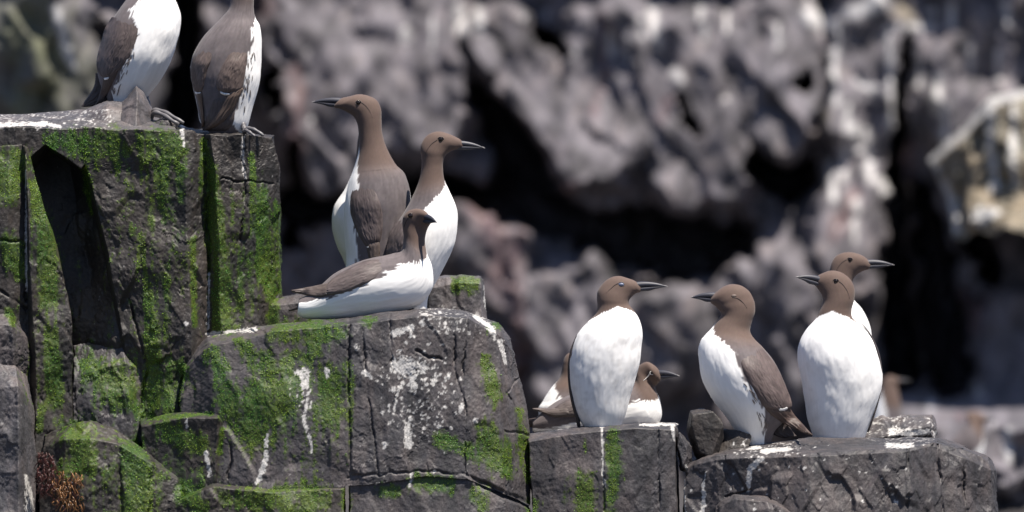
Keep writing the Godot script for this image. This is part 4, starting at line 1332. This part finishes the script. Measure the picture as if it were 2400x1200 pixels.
	# G: bridled bird lying behind F
	bird("crouching guillemot with a white spectacle line round its eye, behind the pale lidded bird", -0.22, [
		[1250, 985, 1250, 1012, 1.2, 0, 70], [1275, 962, 1275, 1022, 1.1, 0, 66], [1310, 938, 1310, 1030, 1.0, 0, 66], [1350, 920, 1350, 1034, 1.0, 0, 80], [1400, 912, 1400, 1034, 1.0, 0, 95], [1445, 908, 1465, 1024, 0.95, 0, 104], [1475, 902, 1525, 1010, 0.9, 0, 106], [1487, 893, 1550, 978, 0.85, 0, 84],
		[1489, 882, 1547, 940, 0.85, 0, 34], [1490, 872, 1539, 919, 0.85, 0, 0], [1494, 862, 1536, 907, 0.85, 0, 0], [1503, 853, 1539, 902, 0.8, 0, 0, 0.004], [1517, 848, 1542, 899, 0.8, 0, 0, 0.01], [1532, 855, 1545, 896, 0.8, 0, 0, 0.014], [1543, 866, 1548, 892, 0.75, 0, 0, 0.016], [1550, 880, 1551, 879, 0.7, 0, 0, 0.016]],
		{"neck": 0.66, "bridled": true, "bill": [1536, 880, 1593, 879, 20, -0.206, -0.19], "eye": [1528, 874, 3.7], "furrow": [[1523, 876], [1517, 884], [1508, 892]], "wings": [
			{"name": "primary_feathers", "kind": "quills", "count": 3.0, "tone": Color(0.10, 0.082, 0.076), "lift": 0.004, "p": [[1338, 950, 1340, 976], [1300, 956, 1302, 978], [1270, 956, 1272, 968], [1247, 957, 1248, 960]]},
			{"name": "tail", "kind": "quills", "count": 4.0, "tone": Color(0.065, 0.050, 0.045), "z": -0.22, "p": [[1290, 975, 1290, 1004], [1262, 978, 1262, 1004], [1238, 982, 1238, 1000]]},
			{"kind": "coverts", "seed": 9.0, "lift": 0.002, "tone": Color(0.09, 0.074, 0.07), "p": [[1420, 920, 1425, 950], [1390, 918, 1395, 968], [1350, 926, 1352, 978], [1320, 940, 1322, 978], [1300, 955, 1300, 975]]}]})
	# F: front view, pale lid
	bird("upright white fronted guillemot on the square block with a pale blue closed eyelid", -0.04, [
		[1376, 1010, 1452, 1006, 0.85, 82, 115], [1354, 975, 1466, 968, 0.88, 82, 105], [1341, 935, 1476, 930, 0.88, 80, 102], [1334, 890, 1487, 893, 0.88, 78, 100], [1334, 855, 1497, 855, 0.88, 76, 98], [1340, 818, 1501, 815, 0.88, 74, 98], [1354, 781, 1505, 785, 0.88, 74, 98], [1375, 756, 1501, 757, 0.88, 74, 98],
		[1394, 737, 1489, 732, 0.88, 76, 60], [1400, 718, 1476, 716, 0.88, 76, 0], [1399, 700, 1474, 707, 0.85, 76, 0], [1402, 680, 1477, 700, 0.75, 76, 0], [1416, 661, 1482, 695, 0.66, 76, 0], [1433, 650, 1486, 691, 0.64, 76, 0], [1452, 647, 1490, 688, 0.66, 76, 0], [1471, 652, 1495, 686, 0.7, 76, 0], [1489, 659, 1501, 684, 0.7, 76, 0], [1506, 673, 1507, 672, 0.7, 76, 0]],
		{"neck": 0.60, "soil": 0.5, "lid": true, "bill": [1490, 674, 1565, 669, 21, -0.04, -0.04], "eye": [1456, 667, 5.6], "furrow": [[1449, 664], [1440, 669], [1430, 678], [1421, 687]], "wings": [
			{"kind": "plain", "seed": 10.0, "z": -0.034, "tone": Color(0.045, 0.037, 0.036), "thick": 0.010, "p": [[1352, 783, 1358, 790], [1338, 816, 1344, 822], [1331, 852, 1338, 856], [1331, 892, 1339, 896], [1337, 936, 1346, 940], [1348, 980, 1358, 982], [1354, 1004, 1362, 1004]]}]})
	# I: facing left
	bird("guillemot on the flat rock turned side on, eye shut, dark wing tips pointing down", -0.09, [
		[1742, 1044, 1806, 1042, 0.9, 180, 120], [1724, 1012, 1815, 1012, 0.95, 180, 118], [1702, 977, 1838, 985, 0.92, 180, 112], [1673, 940, 1850, 950, 0.9, 180, 104], [1650, 898, 1846, 914, 0.9, 180, 95], [1639, 855, 1831, 880, 0.9, 180, 92], [1638, 822, 1812, 845, 0.9, 180, 90], [1648, 793, 1790, 816, 0.9, 180, 70],
		[1666, 772, 1768, 794, 0.92, 180, 30], [1679, 755, 1758, 776, 0.95, 180, 0], [1689, 741, 1762, 755, 0.92, 180, 0], [1688, 731, 1769, 733, 0.8, 180, 0], [1681, 723, 1769, 712, 0.7, 180, 0], [1676, 718, 1764, 697, 0.64, 180, 0], [1672, 715, 1755, 682, 0.62, 180, 0], [1669, 713, 1738, 670, 0.62, 180, 0], [1667, 711, 1717, 666, 0.66, 180, 0], [1665, 708, 1697, 671, 0.7, 180, 0], [1664, 705, 1680, 683, 0.72, 180, 0], [1666, 695, 1668, 693, 0.7, 180, 0]],
		{"neck": 0.58, "flank": [[1742, 890, 5], [1760, 920, 6], [1776, 950, 8], [1788, 985, 8]], "shut": true, "bill": [1680, 699, 1619, 695, 21, -0.09, -0.09], "eye": [1720, 694, 4.0], "furrow": [[1716, 697], [1730, 700], [1742, 710], [1751, 723]], "wings": [
			{"name": "tail", "kind": "quills", "count": 4.0, "tone": Color(0.045, 0.036, 0.036), "z": -0.10, "p": [[1798, 965, 1838, 975], [1800, 995, 1852, 1002], [1812, 1018, 1862, 1016], [1838, 1028, 1868, 1022]]},
			{"name": "primary_feathers", "kind": "quills", "count": 4.0, "tone": Color(0.068, 0.048, 0.042), "lift": 0.001, "seed": 4.0, "p": [[1788, 952, 1848, 950], [1806, 972, 1862, 972], [1836, 992, 1880, 992], [1866, 1008, 1896, 1010], [1898, 1020, 1906, 1020]]},
			{"kind": "coverts", "seed": 11.0, "lift": 0.002, "tone": Color(0.086, 0.066, 0.063), "p": [[1740, 828, 1786, 816], [1735, 850, 1812, 846], [1744, 875, 1830, 878], [1758, 902, 1844, 910], [1774, 928, 1854, 936], [1790, 952, 1856, 954], [1815, 962, 1848, 962]]},
			{"name": "wing_bar", "kind": "bar", "tone": WB, "lift": 0.0055, "thick": 0.001, "p": [[1822, 956, 1826, 964], [1836, 954, 1838, 964], [1846, 952, 1848, 958]]}]})
	# K behind J
	bird("guillemot looking over the shoulder of the broad white breasted bird", -0.30, [
		[1930, 1060, 2010, 1060, 0.9, 60, 90], [1900, 960, 2040, 950, 0.9, 60, 90], [1895, 880, 2045, 880, 0.9, 60, 90], [1900, 810, 2043, 805, 0.9, 60, 90], [1915, 765, 2038, 762, 0.9, 60, 90], [1932, 728, 2021, 726, 0.9, 50, 80], [1940, 702, 2001, 702, 0.9, 40, 60], [1944, 680, 1995, 682, 0.9, 40, 0], [1945, 655, 1998, 660, 0.9, 40, 0],
		[1945, 634, 2003, 649, 0.75, 40, 0], [1951, 611, 2009, 643, 0.64, 40, 0], [1964, 597, 2015, 639, 0.62, 40, 0], [1984, 591, 2021, 636, 0.64, 40, 0], [2005, 593, 2029, 633, 0.68, 40, 0], [2026, 602, 2038, 630, 0.7, 40, 0], [2044, 619, 2046, 618, 0.7, 40, 0]],
		{"neck": 0.6, "bill": [2031, 621, 2096, 619, 20, -0.30, -0.30], "eye": [1992, 609, 5.2], "furrow": [[1984, 609], [1973, 616], [1964, 627], [1961, 636]]})
	# J: front view, head to the left
	bird("broad white breasted guillemot on the flat rock with bill lifted over its shoulder", -0.14, [
		[1912, 1044, 2020, 1042, 0.85, 95, 100], [1895, 988, 2040, 988, 0.88, 95, 95], [1886, 935, 2060, 935, 0.86, 95, 90], [1877, 882, 2067, 882, 0.86, 95, 88], [1870, 840, 2061, 840, 0.86, 95, 88], [1873, 806, 2046, 800, 0.86, 95, 88], [1889, 774, 2024, 768, 0.88, 98, 88], [1911, 748, 1999, 747, 0.9, 100, 70],
		[1920, 728, 1996, 727, 0.9, 100, 0], [1928, 707, 2002, 703, 0.85, 100, 0], [1926, 693, 2003, 678, 0.72, 100, 0], [1920, 682, 1994, 656, 0.64, 100, 0], [1915, 675, 1973, 639, 0.63, 100, 0], [1912, 671, 1949, 634, 0.66, 100, 0], [1909, 668, 1926, 641, 0.7, 100, 0], [1904, 664, 1911, 650, 0.7, 100, 0], [1905, 657, 1907, 656, 0.7, 100, 0]],
		{"neck": 0.6, "soil": 0.25, "bill": [1920, 661, 1866, 647, 21, -0.135, -0.115], "eye": [1959, 659, 5.4], "furrow": [[1966, 659], [1977, 669], [1986, 683], [1991, 700]], "wings": [
			{"kind": "plain", "seed": 12.0, "z": -0.136, "tone": Color(0.060, 0.050, 0.049), "thick": 0.009, "p": [[1996, 744, 2000, 747], [2018, 758, 2026, 764], [2040, 788, 2047, 794], [2056, 824, 2061, 828], [2064, 870, 2068, 872], [2061, 920, 2064, 922], [2048, 970, 2051, 972], [2032, 1012, 2036, 1014]]}]})
	# two birds farther back, out of focus
	bird("blurred guillemot standing far back beyond the flat rock, brown back turned", -3.2, [
		[2050, 1040, 2090, 1040, 0.9, 180, 90], [2045, 1000, 2108, 1000, 0.9, 180, 90], [2050, 960, 2112, 965, 0.9, 180, 80], [2058, 930, 2110, 940, 0.9, 180, 50], [2066, 905, 2104, 915, 0.9, 180, 0], [2070, 890, 2102, 905, 0.8, 180, 0], [2084, 880, 2106, 900, 0.7, 180, 0], [2100, 884, 2110, 897, 0.7, 180, 0], [2112, 892, 2113, 891, 0.7, 180, 0]],
		{"step": 4.0, "seg": 48, "neck": 0.5, "bill": [2106, 892, 2134, 892, 10, -3.2, -3.2], "group": "blurred birds farther back"})
	bird("blurred guillemot crouching far back with only its brown back and head showing", -3.2, [
		[2222, 1060, 2224, 1100, 1.0, 0, 60], [2230, 1030, 2240, 1100, 1.0, 0, 60], [2250, 1010, 2268, 1098, 1.0, 0, 60], [2262, 995, 2296, 1080, 1.0, 0, 60], [2268, 985, 2306, 1040, 1.0, 0, 30], [2264, 976, 2304, 1010, 0.9, 0, 0], [2268, 968, 2306, 1000, 0.7, 0, 0], [2284, 964, 2308, 994, 0.7, 0, 0], [2300, 970, 2312, 990, 0.7, 0, 0], [2314, 982, 2315, 981, 0.7, 0, 0]],
		{"step": 4.0, "seg": 48, "neck": 0.62, "bill": [2308, 982, 2340, 984, 11, -3.2, -3.2], "group": "blurred birds farther back"})


# ---------------------------------------------------------------- small things

func details() -> void:
	# reddish seaweed hanging between the boulder and the mossy rock
	var root := Node3D.new()
	root.name = numbered("seaweed")
	add_child(root)
	root.position = at(140, 1190, 0.16)
	tag(root, "tuft of hanging red brown seaweed in the gap beside the upright boulder", "seaweed")
	rng.seed = 5
	for k in 330:
		var right := k > 190
		var x := rng.randf_range(122, 194) if right else rng.randf_range(88, 128)
		var y := rng.randf_range(1104, 1185) if right else rng.randf_range(1060, 1150)
		var l := rng.randf_range(9, 30)
		var z := 0.150 + rng.randf_range(0.0, 0.016)
		var ctrl := [at(x - 3.0, y, z - 0.006) - root.position, at(x, y, z + 0.004) - root.position, at(x + rng.randf_range(-7, 7), y + l * 0.5, z + 0.006) - root.position, at(x + rng.randf_range(-12, 12), y + l, z) - root.position]
		var pts := smooth_path(ctrl, 5)
		var rad := PackedFloat32Array()
		var col := PackedColorArray()
		var c := Color(0.24, 0.115, 0.045) if right and rng.randf() < 0.8 else Color(0.065, 0.022, 0.018)
		c = c * rng.randf_range(0.6, 1.3)
		for i in pts.size():
			rad.append(rng.randf_range(0.6, 1.2) / S)
			col.append(c)
		put(tube(pts, rad, 5, 0.5, col), "frond", M.weed, root)
